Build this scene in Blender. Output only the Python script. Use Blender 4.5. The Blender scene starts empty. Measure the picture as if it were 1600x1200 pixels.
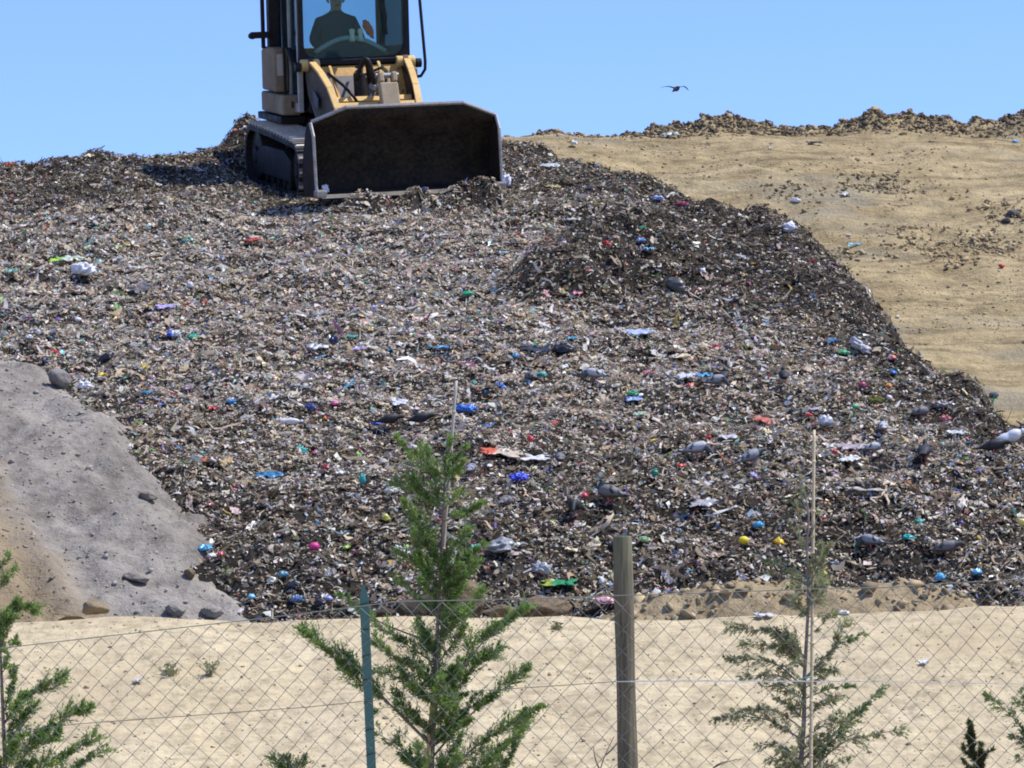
import bpy, bmesh, math, random
import numpy as np
from mathutils import Matrix, Vector
random.seed(7)
RNG = np.random.default_rng(11)
SC = bpy.context.scene
COL = SC.collection
R = math.radians

# ------------------------------------------------------------------ camera
F = 6516.0                      # focal length in photo pixels (photo is 1600 x 1200)
CAMZ = 1.6
TH = math.atan(520.0 / F)
CT, ST = math.cos(TH), math.sin(TH)
cam = bpy.data.cameras.new('camera')
cam.sensor_width = 36.0
cam.lens = 36.0 * F / 1600.0
cam.clip_start = 0.1
cam.clip_end = 3000
cam_o = bpy.data.objects.new('camera', cam)
cam_o.location = (0, 0, CAMZ)
cam_o.rotation_euler = (R(90) + TH, 0, 0)
COL.objects.link(cam_o)
SC.camera = cam_o

def ray(px, py):
    a, b = (px - 800.0) / F, (600.0 - py) / F
    return np.array([a, CT - b * ST, ST + b * CT])

def at(px, py, Y):
    """the point at distance Y (along the ground) seen at a photo pixel"""
    r = ray(px, py)
    t = Y / r[1]
    return Vector((r[0] * t, Y, CAMZ + r[2] * t))

_ys = np.arange(24.0, 90.0, 0.02)
def hit(px, py, surf):
    r = ray(px, py)
    t = _ys / r[1]
    x, z = r[0] * t, CAMZ + r[2] * t
    s = surf(x, _ys)
    k = np.nonzero(z <= s)[0]
    i = k[0] if len(k) else len(_ys) - 1
    return Vector((x[i], _ys[i], s[i]))

# ------------------------------------------------------------------ noise
def _h(ix, iy, seed):
    h = (ix.astype(np.int64) * 374761393 + iy.astype(np.int64) * 668265263 + seed * 1274126177) & 0xffffffff
    h = ((h ^ (h >> 13)) * 1274126177) & 0xffffffff
    h = ((h ^ (h >> 16)) * 2246822519) & 0xffffffff
    return ((h ^ (h >> 15)) & 0xffffff) / float(0xffffff)

def vn(x, y, seed=0):
    x = np.asarray(x, float); y = np.asarray(y, float)
    ix, iy = np.floor(x), np.floor(y)
    fx, fy = x - ix, y - iy
    fx = fx * fx * (3 - 2 * fx); fy = fy * fy * (3 - 2 * fy)
    a, b = _h(ix, iy, seed), _h(ix + 1, iy, seed)
    c, d = _h(ix, iy + 1, seed), _h(ix + 1, iy + 1, seed)
    return (a * (1 - fx) + b * fx) * (1 - fy) + (c * (1 - fx) + d * fx) * fy * 1.0

def fbm(x, y, seed=0, o=4, g=0.5):
    s, a, t = 0, 1.0, 0
    for k in range(o):
        s = s + a * (vn(x * 2 ** k + 17.3 * k, y * 2 ** k - 9.1 * k, seed + k) - 0.5)
        t += a; a *= g
    return s / t * 2

def sstep(a, b, x):
    t = np.clip((x - a) / (b - a), 0, 1)
    return t * t * (3 - 2 * t)

def poly_sd(x, y, P):
    """signed distance to a closed polygon in plan, positive inside"""
    x = np.asarray(x, float); y = np.asarray(y, float)
    d = np.full(np.broadcast(x, y).shape, 1e9); ins = np.zeros(d.shape, bool)
    n = len(P)
    for i in range(n):
        ax, ay = P[i]; bx, by = P[(i + 1) % n]
        ex, ey = bx - ax, by - ay
        L = ex * ex + ey * ey + 1e-9
        t = np.clip(((x - ax) * ex + (y - ay) * ey) / L, 0, 1)
        d = np.minimum(d, np.hypot(x - ax - t * ex, y - ay - t * ey))
        c = (ay > y) != (by > y)
        ins ^= c & (x < (bx - ax) * (y - ay) / (by - ay + 1e-12) + ax)
    return np.where(ins, d, -d)

# ------------------------------------------------------------------ terrain heights
SLOPE = 0.31
_YP = [20, 34, 37.5, 38.3, 40.2, 140]
_ZP = [1.9, 1.95, 2.0, 2.55, 3.75, 3.75 + SLOPE * (140 - 40.2)]
def plane(y):
    return np.interp(y, _YP, _ZP)

def crest_depth(px, py):
    ys = np.arange(50, 75, 0.02)
    r = ray(px, py)
    z = CAMZ + r[2] / r[1] * ys
    k = np.nonzero(plane(ys) >= z)[0]
    return ys[k[0]] if len(k) else 70.0
_sky_left = [(-300, 250), (0, 250), (60, 248), (90, 245), (125, 241), (150, 234), (172, 241), (215, 249), (260, 241), (300, 239), (335, 231), (360, 222), (390, 212), (420, 205)]
_cy = [(crest_depth(a, b), a) for a, b in _sky_left]
_cx = [(a - 800) / F * d for d, a in _cy] + [-1.6, -0.2, 30]
_cd = [d for d, a in _cy] + [60.2, 60.4, 60.4]
_hd = [d for d, a in _cy] + [63.0, 63.8, 64.0]
def crest(x):
    return np.interp(x, _cx, _cd)

def base(x, y, hill=False):
    """mean surface of the rubbish face, flat beyond its crest"""
    yc = np.interp(x, _cx, _hd) if hill else crest(x)
    p = plane(y)
    top = plane(yc) - 0.03 * (y - yc)
    k = 0.25
    h = np.clip(0.5 + 0.5 * (top - p) / k, 0, 1)
    return top * (1 - h) + p * h - k * h * (1 - h)

def plan(pts):
    return [tuple(hit(a, b, lambda x, y: plane(y) + 0 * x)[:2]) for a, b in pts]

_edge_right = plan([(815, 224), (860, 228), (905, 245), (960, 264), (1020, 281), (1075, 292), (1100, 322), (1160, 327), (1225, 332), (1262, 362),
                    (1292, 397), (1330, 432), (1345, 470), (1365, 500), (1378, 527), (1420, 548), (1470, 582), (1520, 604), (1570, 642), (1625, 672), (1760, 730), (2100, 800)])
TRASH_POLY = [(-40, 90), (-40, 36), (12, 36)] + _edge_right[::-1] + [(-1.0, 62.8), (-0.6, 63.6), (-0.6, 90)]
GREY_POLY = [(-40, 30)] + [(-40, 50.5), (-12, 49)] + plan([(-250, 545), (-60, 566), (0, 579), (60, 586), (100, 600), (125, 633), (160, 668), (195, 703), (215, 747), (240, 787), (268, 823),
                  (302, 862), (322, 892), (347, 917), (377, 945)]) + [(-2.3, 37.5), (-2.2, 36), (-2.2, 30)]
LOBE_POLY = plan([(765, 472), (800, 432), (860, 387), (930, 367), (1000, 347), (1090, 320), (1228, 330), (1335, 432), (1372, 522), (1300, 512), (1200, 492), (1100, 477), (1000, 472), (900, 482)])

_ridge = [(-400, 250), (300, 240), (420, 215), (600, 212), (790, 212), (830, 207), (860, 202), (885, 204), (915, 214), (945, 214), (975, 205), (1000, 205), (1030, 200), (1055, 194), (1085, 197), (1100, 186), (1130, 181), (1165, 184), (1190, 188),
          (1230, 190), (1270, 191), (1305, 190), (1330, 178), (1345, 180), (1365, 170), (1390, 167), (1415, 176), (1440, 185), (1470, 186), (1490, 181), (1510, 186), (1540, 183), (1560, 183), (1585, 174), (1620, 170), (1700, 176), (1900, 172), (2600, 180)]
RY = 64.9
_rx = [(a - 800) / F * RY for a, b in _ridge]
_rz = [CAMZ + (1120 - b) / F * RY for a, b in _ridge]

def hill_h(x, y):
    h = base(x, y, True) - 0.75 + 0.24 * sstep(56, 63.5, y)
    h = h + 0.10 * fbm(x * 0.5, y * 0.35, 3, 3) + 0.05 * fbm(x * 1.6, y * 1.2, 5, 3) + 0.018 * fbm(x * 6, y * 5, 9, 3)
    # scrape lines running along the slope
    h = h + 0.045 * fbm(x * 0.6 + y * .25, y * 3.0 - x * .5, 21, 3) * sstep(-1, 2, x) + 0.03 * np.abs(fbm(x * 2.2, y * 2.0, 23, 3))
    for off in (0.0, 1.75):
        u = (x - 4.4 - off) - 0.55 * (57 - y) + 0.25 * fbm(y * .2, 2 + 0 * x, 25, 2)
        h = h - 0.035 * np.exp(-(u / 0.20) ** 2) * (0.6 + 0.8 * vn(x * 5, y * 5, 27)) * sstep(44, 48, y) * (1 - sstep(61, 63, y)) + 0.025 * np.exp(-((np.abs(u) - 0.33) / 0.09) ** 2) * vn(x * 4, y * 4, 28)
    # windrow of clods along the crest
    zr = np.interp(x, _rx, _rz) + 0.10 * fbm(x * 2.2, y * 2.2, 31, 3)
    w = np.exp(-((y - RY - 0.25 * fbm(x * .8, 3.3 + 0 * x, 33, 2)) / 0.50) ** 2)
    lum = 0.56 * np.abs(fbm(x * 1.5, y * 1.5, 35, 5, 0.55)) + 0.16 * fbm(x * 5, y * 5, 37, 4, 0.6)
    on = sstep(-3.4, -2.0, x)
    hb = h * (1 - w) + (zr - 0.08 + lum * 0.55) * w
    h = np.where(on > 0, np.maximum(h, hb * on + h * (1 - on)), h)
    # fall away far behind and to the sides
    h = h * (1 - sstep(72, 138, y)) - 2 * sstep(110, 139, y)
    h = h * (1 - sstep(28, 58, np.abs(x))) - 2 * sstep(50, 59, np.abs(x))
    h = h - 1.2 * (1 - sstep(31.0, 33.5, y))
    return h

# where the loader stands: heading 17 degrees off the view axis, on a trough flatter than the slope
YAW = R(17)
_bk = Vector((-math.sin(YAW), math.cos(YAW), 0.20)).normalized()
_xr = Vector((math.cos(YAW), math.sin(YAW), 0.085)).normalized()
_n = _xr.cross(_bk).normalized()
_xl = _bk.cross(_n).normalized()
ROT = Matrix((_xl, _bk, _n)).transposed()
_e = at(643, 322, 54.9)
LO = _e - ROT @ Vector((0, -2.95, 0.0))
LM = Matrix.Translation(LO) @ ROT.to_4x4()
def loader_plane(x, y):
    """height of the loader's footing, and the loader's own (x, y) there"""
    dx, dy = x - LO.x, y - LO.y
    z = LO.z - (_n.x * dx + _n.y * dy) / _n.z
    dz = z - LO.z
    return z, dx * _xl.x + dy * _xl.y + dz * _xl.z, dx * _bk.x + dy * _bk.y + dz * _bk.z

def flat_for_loader(x, y):
    return 1 - sstep(2.2, 3.4, np.hypot((x + 1.9) / 1.0, (y - 57.3) / 1.25))

def trash_h(x, y):
    sd = poly_sd(x, y, TRASH_POLY)
    wob = sd + 0.30 * fbm(x * 1.5, y * 1.5, 51, 4)
    lo = poly_sd(x, y, LOBE_POLY) + 0.25 * fbm(x * 1.1, y * 1.1, 53, 3)
    h = base(x, y) - 0.95 + 0.95 * sstep(-0.75, 0.25, wob)
    h = h + 0.42 * sstep(-0.2, 0.7, lo) * (1 - 0.60 * sstep(1.3, 2.9, x)) - 0.22 * np.exp(-((x - 3.15) / 0.45) ** 2 - ((y - 54.6) / 1.3) ** 2)
    calm = flat_for_loader(x, y)
    n = 0.17 * fbm(x * 0.9, y * 0.9, 55, 3) + 0.10 * fbm(x * 2.8, y * 2.8, 57, 3) + 0.055 * fbm(x * 9, y * 9, 59, 2)
    n = n * (1 + 0.5 * sstep(0, 0.6, lo) * (1 - sstep(1.5, 2.8, x))) * (1 - 0.75 * calm)
    h = h + n
    # heap shoved up beside the loader's tracks
    h = h + 0.34 * np.exp(-((x + 3.85) / 0.30) ** 2 - ((y - 60.2) / 0.6) ** 2)
    # the loader's trough, and the roll of waste pushed up along its bucket
    zl, lx, ly = loader_plane(x, y)
    m = sstep(-1.75, -1.25, lx) * (1 - sstep(1.3, 1.9, lx)) * sstep(-3.7, -3.0, ly) * (1 - sstep(1.7, 2.5, ly))
    tr = zl + 0.02 + 0.04 * fbm(x * 3, y * 3, 58, 2)
    h = h * (1 - m) + np.minimum(h, tr) * m
    h = h + (0.27 * sstep(-1.3, -1.0, lx) + 0.20 * np.exp(-((lx - 0.85) / 0.42) ** 2)) * (1 - sstep(1.15, 1.4, lx)) * np.exp(-((ly + 3.16) / 0.17) ** 2) * (0.75 + 0.5 * fbm(x * 4, y * 4, 56, 2))
    return h

def grey_h(x, y):
    sd = poly_sd(x, y, GREY_POLY) + 0.20 + 0.26 * fbm(x * 1.8, y * 1.8, 61, 5, 0.6)
    h = base(x, y) - 0.4 + 0.62 * sstep(-0.6, 0.5, sd) + 0.18 * sstep(0.4, 2.5, sd)
    h = h + 0.14 * fbm(x * 0.9, y * 0.7, 63, 4) + 0.11 * fbm(x * 2.6, y * 1.8, 65, 6, 0.62) - 0.12 * np.abs(fbm(x * 1.9 + y * 0.9, y * 0.45, 66, 3))
    br = sstep(-0.7, 0.9, -(x + 4.45) - 0.55 * (y - 38.6) + 0.5 * fbm(x, y, 71, 3))
    h = h + br * (0.22 * np.abs(fbm(x * 2.6, y * 2.6, 67, 3)) + 0.03 * fbm(x * 9, y * 9, 68, 2))
    return h

_mc = [(900, 985), (930, 962), (990, 938), (1050, 922), (1110, 910), (1190, 906), (1250, 916), (1330, 919), (1420, 916), (1480, 924), (1530, 946), (1575, 975), (1700, 990)]
MY = 36.9
_mx = [(a - 800) / F * MY for a, b in _mc]
_mz = [CAMZ + (1120 - b) / F * MY for a, b in _mc]
def mound_h(x, y):
    zt = np.interp(x, _mx, _mz, left=1.6, right=1.6) + 0.05 * fbm(x * 3, y * 3, 81, 3)
    w = np.exp(-((y - MY) / 0.75) ** 2)
    h = 1.7 + (zt - 1.7) * w
    return h + w * (0.13 * np.abs(fbm(x * 3.2, y * 3.2, 83, 3)) + 0.03 * fbm(x * 12, y * 12, 85, 2) - 0.05)

BC = 30.0
_bc = [(-600, 985), (-40, 972), (40, 974), (120, 970), (180, 965), (260, 962), (330, 965), (390, 968), (480, 967), (700, 966), (960, 964), (1120, 964), (1250, 963), (1320, 960), (1390, 956), (1500, 953), (1640, 950), (2200, 945)]
_bx = [(a - 800) / F * BC for a, b in _bc]
_bz = [CAMZ + (1120 - b) / F * BC for a, b in _bc]
def ground_h(x, y):
    zc = np.interp(x, _bx, _bz)
    prof = np.interp(y, [0, 23.4, 24.2, 29.4, 30.0, 30.6, 31.8, 33.5, 40, 5000], [0, 0, 0.10, 0.93, 1.0, 0.97, 0.86, 0.5, 0.1, 0])
    h = zc * prof
    near = sstep(22.5, 24.5, y) * (1 - sstep(34, 38, y))
    h = h + near * (0.05 * fbm(x * 1.1, y * 0.8, 91, 3) + 0.02 * fbm(x * 5, y * 3, 93, 3) * (1 - 0.6 * sstep(29.3, 30, y)))
    h = h + (1 - near) * 0.04 * fbm(x * .5, y * .5, 95, 2)
    return h * (1 - sstep(40, 120, np.abs(x)))

# ------------------------------------------------------------------ objects
def tag(o, label=None, cat=None, group=None, kind=None):
    if label: o['label'] = label
    if cat: o['category'] = cat
    if group: o['group'] = group
    if kind: o['kind'] = kind
    return o

def empty(name, loc=(0, 0, 0)):
    o = bpy.data.objects.new(name, None)
    o.empty_display_size = 0.2
    o.location = loc
    COL.objects.link(o)
    return o

def link(name, me, mat=None, parent=None, smooth=False):
    o = bpy.data.objects.new(name, me)
    COL.objects.link(o)
    if parent is not None: o.parent = parent
    if mat is not None: me.materials.append(mat)
    if smooth: me.polygons.foreach_set('use_smooth', [True] * len(me.polygons))
    return o

def np_mesh(name, V, T, cols=None, rough=None):
    """mesh from numpy arrays: V (n,3), T (m,k) faces of k corners"""
    me = bpy.data.meshes.new(name)
    V = np.ascontiguousarray(V, np.float32); T = np.ascontiguousarray(T, np.int32)
    m, k = T.shape
    me.vertices.add(len(V)); me.vertices.foreach_set('co', V.ravel())
    me.loops.add(m * k); me.loops.foreach_set('vertex_index', T.ravel())
    me.polygons.add(m); me.polygons.foreach_set('loop_start', np.arange(0, m * k, k, dtype=np.int32))
    me.update(calc_edges=True)
    if cols is not None: set_cols(me, cols, rough)
    return me

def set_cols(me, cols, rough=None):
    a = me.color_attributes.new('Col', 'FLOAT_COLOR', 'POINT')
    c = np.ones((len(me.vertices), 4), np.float32)
    c[:, :3] = cols
    if rough is not None: c[:, 3] = rough
    a.data.foreach_set('color', c.ravel())

def grid_obj(name, xs, ys, fn, mat, keep=None):
    X, Y = np.meshgrid(xs, ys)
    Z = fn(X, Y)
    V = np.stack([X, Y, Z], -1).reshape(-1, 3)
    nx, ny = len(xs), len(ys)
    i = np.arange(ny - 1)[:, None] * nx + np.arange(nx - 1)[None, :]
    Q = np.stack([i, i + 1, i + nx + 1, i + nx], -1).reshape(-1, 4)
    if keep is not None:
        k = keep(X, Y).reshape(-1)
        Q = Q[k[Q].any(1)]
        used = np.zeros(len(V), bool); used[Q.ravel()] = True
        idx = np.cumsum(used) - 1
        V = V[used]; Q = idx[Q]
    return link(name, np_mesh(name, V, Q), mat, smooth=True)

class MB:
    """collects shapes for ONE mesh object"""
    def __init__(s): s.v = []; s.f = []; s.m = []
    def add(s, V, Fs, mi=0):
        o = len(s.v)
        s.v += [tuple(p) for p in V]
        s.f += [tuple(i + o for i in f) for f in Fs]
        s.m += [mi] * len(Fs)
        return s
    def box(s, c, size, rot=None, mi=0):
        x, y, z = [q / 2 for q in size]
        V = [Vector((a * x, b * y, d * z)) for d in (-1, 1) for b in (-1, 1) for a in (-1, 1)]
        if rot is not None: V = [rot @ p for p in V]
        V = [p + Vector(c) for p in V]
        return s.add(V, [(0, 2, 3, 1), (4, 5, 7, 6), (0, 1, 5, 4), (2, 6, 7, 3), (0, 4, 6, 2), (1, 3, 7, 5)], mi)
    def prism(s, prof, x0, x1, mi=0):
        """(y,z) outline swept along x"""
        n = len(prof)
        V = [(x0, a, b) for a, b in prof] + [(x1, a, b) for a, b in prof]
        Fs = [tuple(range(n)), tuple(range(2 * n - 1, n - 1, -1))] + [(i, i + n, (i + 1) % n + n, (i + 1) % n) for i in range(n)]
        return s.add(V, Fs, mi)
    def tube(s, path, r, n=8, cap=True, mi=0):
        P = [Vector(p) for p in path]
        rs = r if isinstance(r, (list, tuple, np.ndarray)) else [r] * len(P)
        V, Fs = [], []
        ref = None
        for i, p in enumerate(P):
            t = (P[min(i + 1, len(P) - 1)] - P[max(i - 1, 0)]).normalized()
            if ref is None: ref = Vector((0, 0, 1)) if abs(t.z) < 0.9 else Vector((1, 0, 0))
            a = t.cross(ref)
            if a.length < 1e-6: a = t.orthogonal()
            a.normalize(); b = a.cross(t).normalized(); ref = b
            for k in range(n):
                w = 2 * math.pi * k / n
                V.append(p + (a * math.cos(w) + b * math.sin(w)) * rs[i])
        for i in range(len(P) - 1):
            for k in range(n):
                Fs.append((i * n + k, i * n + (k + 1) % n, (i + 1) * n + (k + 1) % n, (i + 1) * n + k))
        if cap:
            Fs.append(tuple(range(n - 1, -1, -1))); Fs.append(tuple((len(P) - 1) * n + k for k in range(n)))
        return s.add(V, Fs, mi)
    def cyl(s, a, b, r, n=16, mi=0): return s.tube([a, b], r, n, True, mi)
    def build(s, name, mats, parent=None, bevel=0.0, smooth=False):
        me = bpy.data.meshes.new(name)
        me.from_pydata(s.v, [], s.f)
        bm = bmesh.new(); bm.from_mesh(me); bmesh.ops.recalc_face_normals(bm, faces=bm.faces); bm.to_mesh(me); bm.free()
        if not isinstance(mats, (list, tuple)): mats = [mats]
        for q in mats: me.materials.append(q)
        me.polygons.foreach_set('material_index', s.m)
        o = bpy.data.objects.new(name, me); COL.objects.link(o)
        if parent is not None: o.parent = parent
        if smooth:
            me.polygons.foreach_set('use_smooth', [True] * len(me.polygons))
        if bevel:
            b = o.modifiers.new('bevel', 'BEVEL'); b.width = bevel; b.segments = 2; b.limit_method = 'ANGLE'; b.angle_limit = R(40)
        return o

# ------------------------------------------------------------------ materials
def new_mat(name):
    m = bpy.data.materials.new(name); m.use_nodes = True
    nt = m.node_tree
    return m, nt, nt.nodes['Principled BSDF']

def nd(nt, t, **kw):
    n = nt.nodes.new(t)
    for k, v in kw.items():
        if k in n.inputs: n.inputs[k].default_value = v
        else: setattr(n, k, v)
    return n

def ramp(nt, fac, stops):
    n = nt.nodes.new('ShaderNodeValToRGB')
    e = n.color_ramp.elements
    while len(e) < len(stops): e.new(0.5)
    for q, (p, c) in zip(e, stops):
        q.position = p; q.color = (*c, 1) if len(c) == 3 else c
    nt.links.new(fac, n.inputs[0])
    return n.outputs[0]

def noise(nt, vec, scale, detail=5, rough=0.6, sc=None):
    if sc is not None:
        mp = nd(nt, 'ShaderNodeMapping'); mp.inputs['Scale'].default_value = sc
        nt.links.new(vec, mp.inputs[0]); vec = mp.outputs[0]
    n = nd(nt, 'ShaderNodeTexNoise', Scale=scale, Detail=detail, Roughness=rough)
    nt.links.new(vec, n.inputs['Vector'])
    return n.outputs[0]

def mix(nt, fac, a, b, mode='MIX'):
    n = nt.nodes.new('ShaderNodeMix'); n.data_type = 'RGBA'; n.blend_type = mode
    for sock, v in ((n.inputs[0], fac), (n.inputs[6], a), (n.inputs[7], b)):
        if hasattr(v, 'links') or isinstance(v, bpy.types.NodeSocket): nt.links.new(v, sock)
        elif isinstance(v, (tuple, list)): sock.default_value = (*v, 1) if len(v) == 3 else v
        else: sock.default_value = v
    return n.outputs[2]

def bump(nt, bsdf, h, strength=0.5, dist=0.02):
    b = nd(nt, 'ShaderNodeBump', Strength=strength, Distance=dist)
    nt.links.new(h, b.inputs['Height']); nt.links.new(b.outputs[0], bsdf.inputs['Normal'])

def pos(nt): return nd(nt, 'ShaderNodeNewGeometry').outputs['Position']
def obj(nt): return nd(nt, 'ShaderNodeTexCoord').outputs['Object']

def soil(name, stops, s1, s2, patch=None, bstr=0.6, bdist=0.04, speck=None, streak=None):
    m, nt, b = new_mat(name)
    p = pos(nt)
    n1, n2 = noise(nt, p, s1, 6, 0.62), noise(nt, p, s2, 6, 0.7)
    c = ramp(nt, n1, stops)
    c = mix(nt, 0.75, c, ramp(nt, n2, [(0.28, (0.42, 0.41, 0.40)), (0.5, (1.0, 1.0, 1.0)), (0.72, (1.35, 1.33, 1.28))]), 'MULTIPLY')
    c = mix(nt, 0.6, c, ramp(nt, noise(nt, p, s2 * 5.5, 5, 0.75), [(0.30, (0.50, 0.47, 0.44)), (0.45, (0.95, 0.95, 0.95)), (0.6, (1.05, 1.05, 1.05)), (0.75, (1.4, 1.38, 1.33))]), 'MULTIPLY')
    if streak: c = mix(nt, streak[2], c, ramp(nt, noise(nt, p, streak[0], 5, 0.65, streak[1]), [(0.36, (0.50, 0.48, 0.46)), (0.48, (0.97, 0.97, 0.97)), (0.56, (1.05, 1.05, 1.04)), (0.70, (1.28, 1.26, 1.2))]), 'MULTIPLY')
    if patch: c = patch(nt, p, c)
    if speck:
        v = nd(nt, 'ShaderNodeTexVoronoi', Scale=speck[0]); nt.links.new(p, v.inputs['Vector'])
        c = mix(nt, ramp(nt, v.outputs['Distance'], [(0.0, (1, 1, 1)), (speck[1], (1, 1, 1)), (speck[1] + .03, (0, 0, 0))]), c, speck[2])
    nt.links.new(c, b.inputs['Base Color'])
    b.inputs['Roughness'].default_value = 0.95
    b.inputs['Specular IOR Level'].default_value = 0.15
    bump(nt, b, mix(nt, 0.5, n2, noise(nt, p, s2 * 4, 4, 0.7)), bstr, bdist)
    return m

def paint(name, col, dirt=(0.12, 0.09, 0.06), amt=0.5, rough=0.55, metal=0.0, scale=3.0, bstr=0.15):
    m, nt, b = new_mat(name)
    if max(col) < 0.06: b.inputs['Specular IOR Level'].default_value = 0.15
    p = obj(nt)
    n1, n2 = noise(nt, p, scale, 6, 0.65), noise(nt, p, scale * 7, 5, 0.7)
    f = ramp(nt, mix(nt, 0.5, n1, n2), [(0.42, (0, 0, 0)), (0.60, (amt, amt, amt))])
    nt.links.new(mix(nt, f, col, dirt), b.inputs['Base Color'])
    b.inputs['Metallic'].default_value = metal
    nt.links.new(ramp(nt, n1, [(0.3, (rough - .1,) * 3), (0.7, (min(rough + .25, 1),) * 3)]), b.inputs['Roughness'])
    bump(nt, b, n2, bstr, 0.01)
    return m

def attr_mat(name, rough=0.8, use_alpha=False, spec=0.3, trans=0.0):
    m, nt, b = new_mat(name)
    a = nd(nt, 'ShaderNodeAttribute', attribute_name='Col')
    nt.links.new(a.outputs['Color'], b.inputs['Base Color'])
    if use_alpha: nt.links.new(a.outputs['Alpha'], b.inputs['Roughness'])
    else: b.inputs['Roughness'].default_value = rough
    b.inputs['Specular IOR Level'].default_value = spec
    if trans:
        t = nd(nt, 'ShaderNodeBsdfTranslucent'); nt.links.new(a.outputs['Color'], t.inputs[0])
        mx = nd(nt, 'ShaderNodeMixShader'); mx.inputs[0].default_value = trans
        nt.links.new(b.outputs[0], mx.inputs[1]); nt.links.new(t.outputs[0], mx.inputs[2])
        nt.links.new(mx.outputs[0], nt.nodes['Material Output'].inputs[0])
    return m

def tan_patch(nt, p, c):
    g = ramp(nt, noise(nt, p, 0.35, 4, 0.55, (1.0, 1.6, 1.0)), [(0.54, (0, 0, 0)), (0.66, (0.6, 0.6, 0.6))])
    return mix(nt, g, c, (0.255, 0.235, 0.175))
M = {}
M['hill'] = soil('hill_soil', [(0.3, (0.265, 0.20, 0.106)), (0.5, (0.365, 0.285, 0.154)), (0.7, (0.44, 0.35, 0.20))], 0.9, 4.0, tan_patch, 0.9, 0.08, (2.6, 0.07, (0.20, 0.155, 0.095)), (0.8, (0.6, 4.5, 1.5), 0.7))
def bank_patch(nt, p, c):
    g = ramp(nt, noise(nt, p, 0.8, 4, 0.6), [(0.52, (0, 0, 0)), (0.7, (0.6, 0.6, 0.6))])
    return mix(nt, g, c, (0.42, 0.325, 0.19))
M['bank'] = soil('bank_soil', [(0.3, (0.42, 0.342, 0.21)), (0.5, (0.50, 0.415, 0.262)), (0.7, (0.54, 0.457, 0.302))], 1.6, 8.0, bank_patch, 0.45, 0.025, (7.0, 0.05, (0.30, 0.22, 0.13)), (3.0, (2.5, 0.45, 0.6), 0.28))
M['mound'] = soil('mound_soil', [(0.3, (0.24, 0.18, 0.10)), (0.5, (0.33, 0.255, 0.15)), (0.7, (0.38, 0.30, 0.185))], 1.5, 6.0, None, 0.8, 0.05)
def grey_patch(nt, p, c):
    sx = nd(nt, 'ShaderNodeSeparateXYZ'); nt.links.new(p, sx.inputs[0])
    a = nd(nt, 'ShaderNodeMath', operation='MULTIPLY_ADD'); nt.links.new(sx.outputs[1], a.inputs[0]); a.inputs[1].default_value = -0.55; a.inputs[2].default_value = 0.55 * 38.9 - 4.45
    s = nd(nt, 'ShaderNodeMath', operation='SUBTRACT'); nt.links.new(a.outputs[0], s.inputs[0]); nt.links.new(sx.outputs[0], s.inputs[1])
    q = nd(nt, 'ShaderNodeMath', operation='MULTIPLY_ADD'); nt.links.new(noise(nt, p, 1.3, 4, 0.6), q.inputs[0]); q.inputs[1].default_value = 1.4; nt.links.new(s.outputs[0], q.inputs[2])
    f = ramp(nt, q.outputs[0], [(0.35, (0, 0, 0)), (1.0, (1, 1, 1))])
    br = ramp(nt, noise(nt, p, 2.2, 5, 0.6), [(0.3, (0.20, 0.148, 0.085)), (0.7, (0.34, 0.265, 0.165))])
    return mix(nt, f, c, br)
M['grey'] = soil('grey_ash_soil', [(0.3, (0.20, 0.176, 0.146)), (0.5, (0.262, 0.236, 0.20)), (0.7, (0.325, 0.298, 0.26))], 0.9, 5.0, grey_patch, 0.9, 0.05, (4.0, 0.05, (0.15, 0.135, 0.115)), (1.2, (1.6, 0.7, 0.7), 0.5))
M['trash'] = soil('rubbish_matrix', [(0.3, (0.022, 0.018, 0.014)), (0.5, (0.042, 0.035, 0.027)), (0.7, (0.075, 0.062, 0.048))], 2.0, 14.0, None, 0.9, 0.05)
M['litter'] = attr_mat('litter_pieces', use_alpha=True, spec=0.4, trans=0.22)
M['clod'] = attr_mat('clods', 0.95, spec=0.1)
M['needles'] = attr_mat('conifer_needles', 0.6, spec=0.25, trans=0.38)
M['feather'] = attr_mat('pigeon_feathers', 0.6, spec=0.25)
M['bag'] = attr_mat('plastic_film', use_alpha=True, spec=0.5, trans=0.15)
M['rock'] = soil('boulder_earth', [(0.3, (0.15, 0.11, 0.065)), (0.5, (0.21, 0.155, 0.095)), (0.7, (0.27, 0.205, 0.13))], 3.0, 12.0, None, 0.9, 0.04)
M['rock_grey'] = soil('boulder_grey', [(0.3, (0.17, 0.15, 0.135)), (0.5, (0.23, 0.21, 0.19)), (0.7, (0.29, 0.27, 0.25))], 4.0, 14.0, None, 0.7, 0.03)
# ------------------------------------------------------------------ world, sun
SUN_EL, SUN_AZ = R(61), R(86)          # azimuth measured from straight ahead towards the right
w = bpy.data.worlds.new('World'); SC.world = w; w.use_nodes = True
nt = w.node_tree; bg = nt.nodes['Background']
sk = nt.nodes.new('ShaderNodeTexSky'); sk.sky_type = 'NISHITA'; sk.sun_disc = False
sk.sun_elevation = SUN_EL; sk.sun_rotation = SUN_AZ; sk.altitude = 800; sk.air_density = 1.0; sk.dust_density = 0.1; sk.ozone_density = 3.0
tint = nt.nodes.new('ShaderNodeMix'); tint.data_type = 'RGBA'; tint.blend_type = 'MULTIPLY'; tint.inputs[0].default_value = 1.0
tint.inputs[7].default_value = (0.70, 0.805, 1.18, 1)
nt.links.new(sk.outputs[0], tint.inputs[6]); nt.links.new(tint.outputs[2], bg.inputs[0]); bg.inputs[1].default_value = 0.14
sl = bpy.data.lights.new('sun', 'SUN'); sl.energy = 4.2; sl.angle = R(0.53); sl.color = (1.0, 0.955, 0.88)
so = bpy.data.objects.new('sun', sl); COL.objects.link(so)
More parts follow.
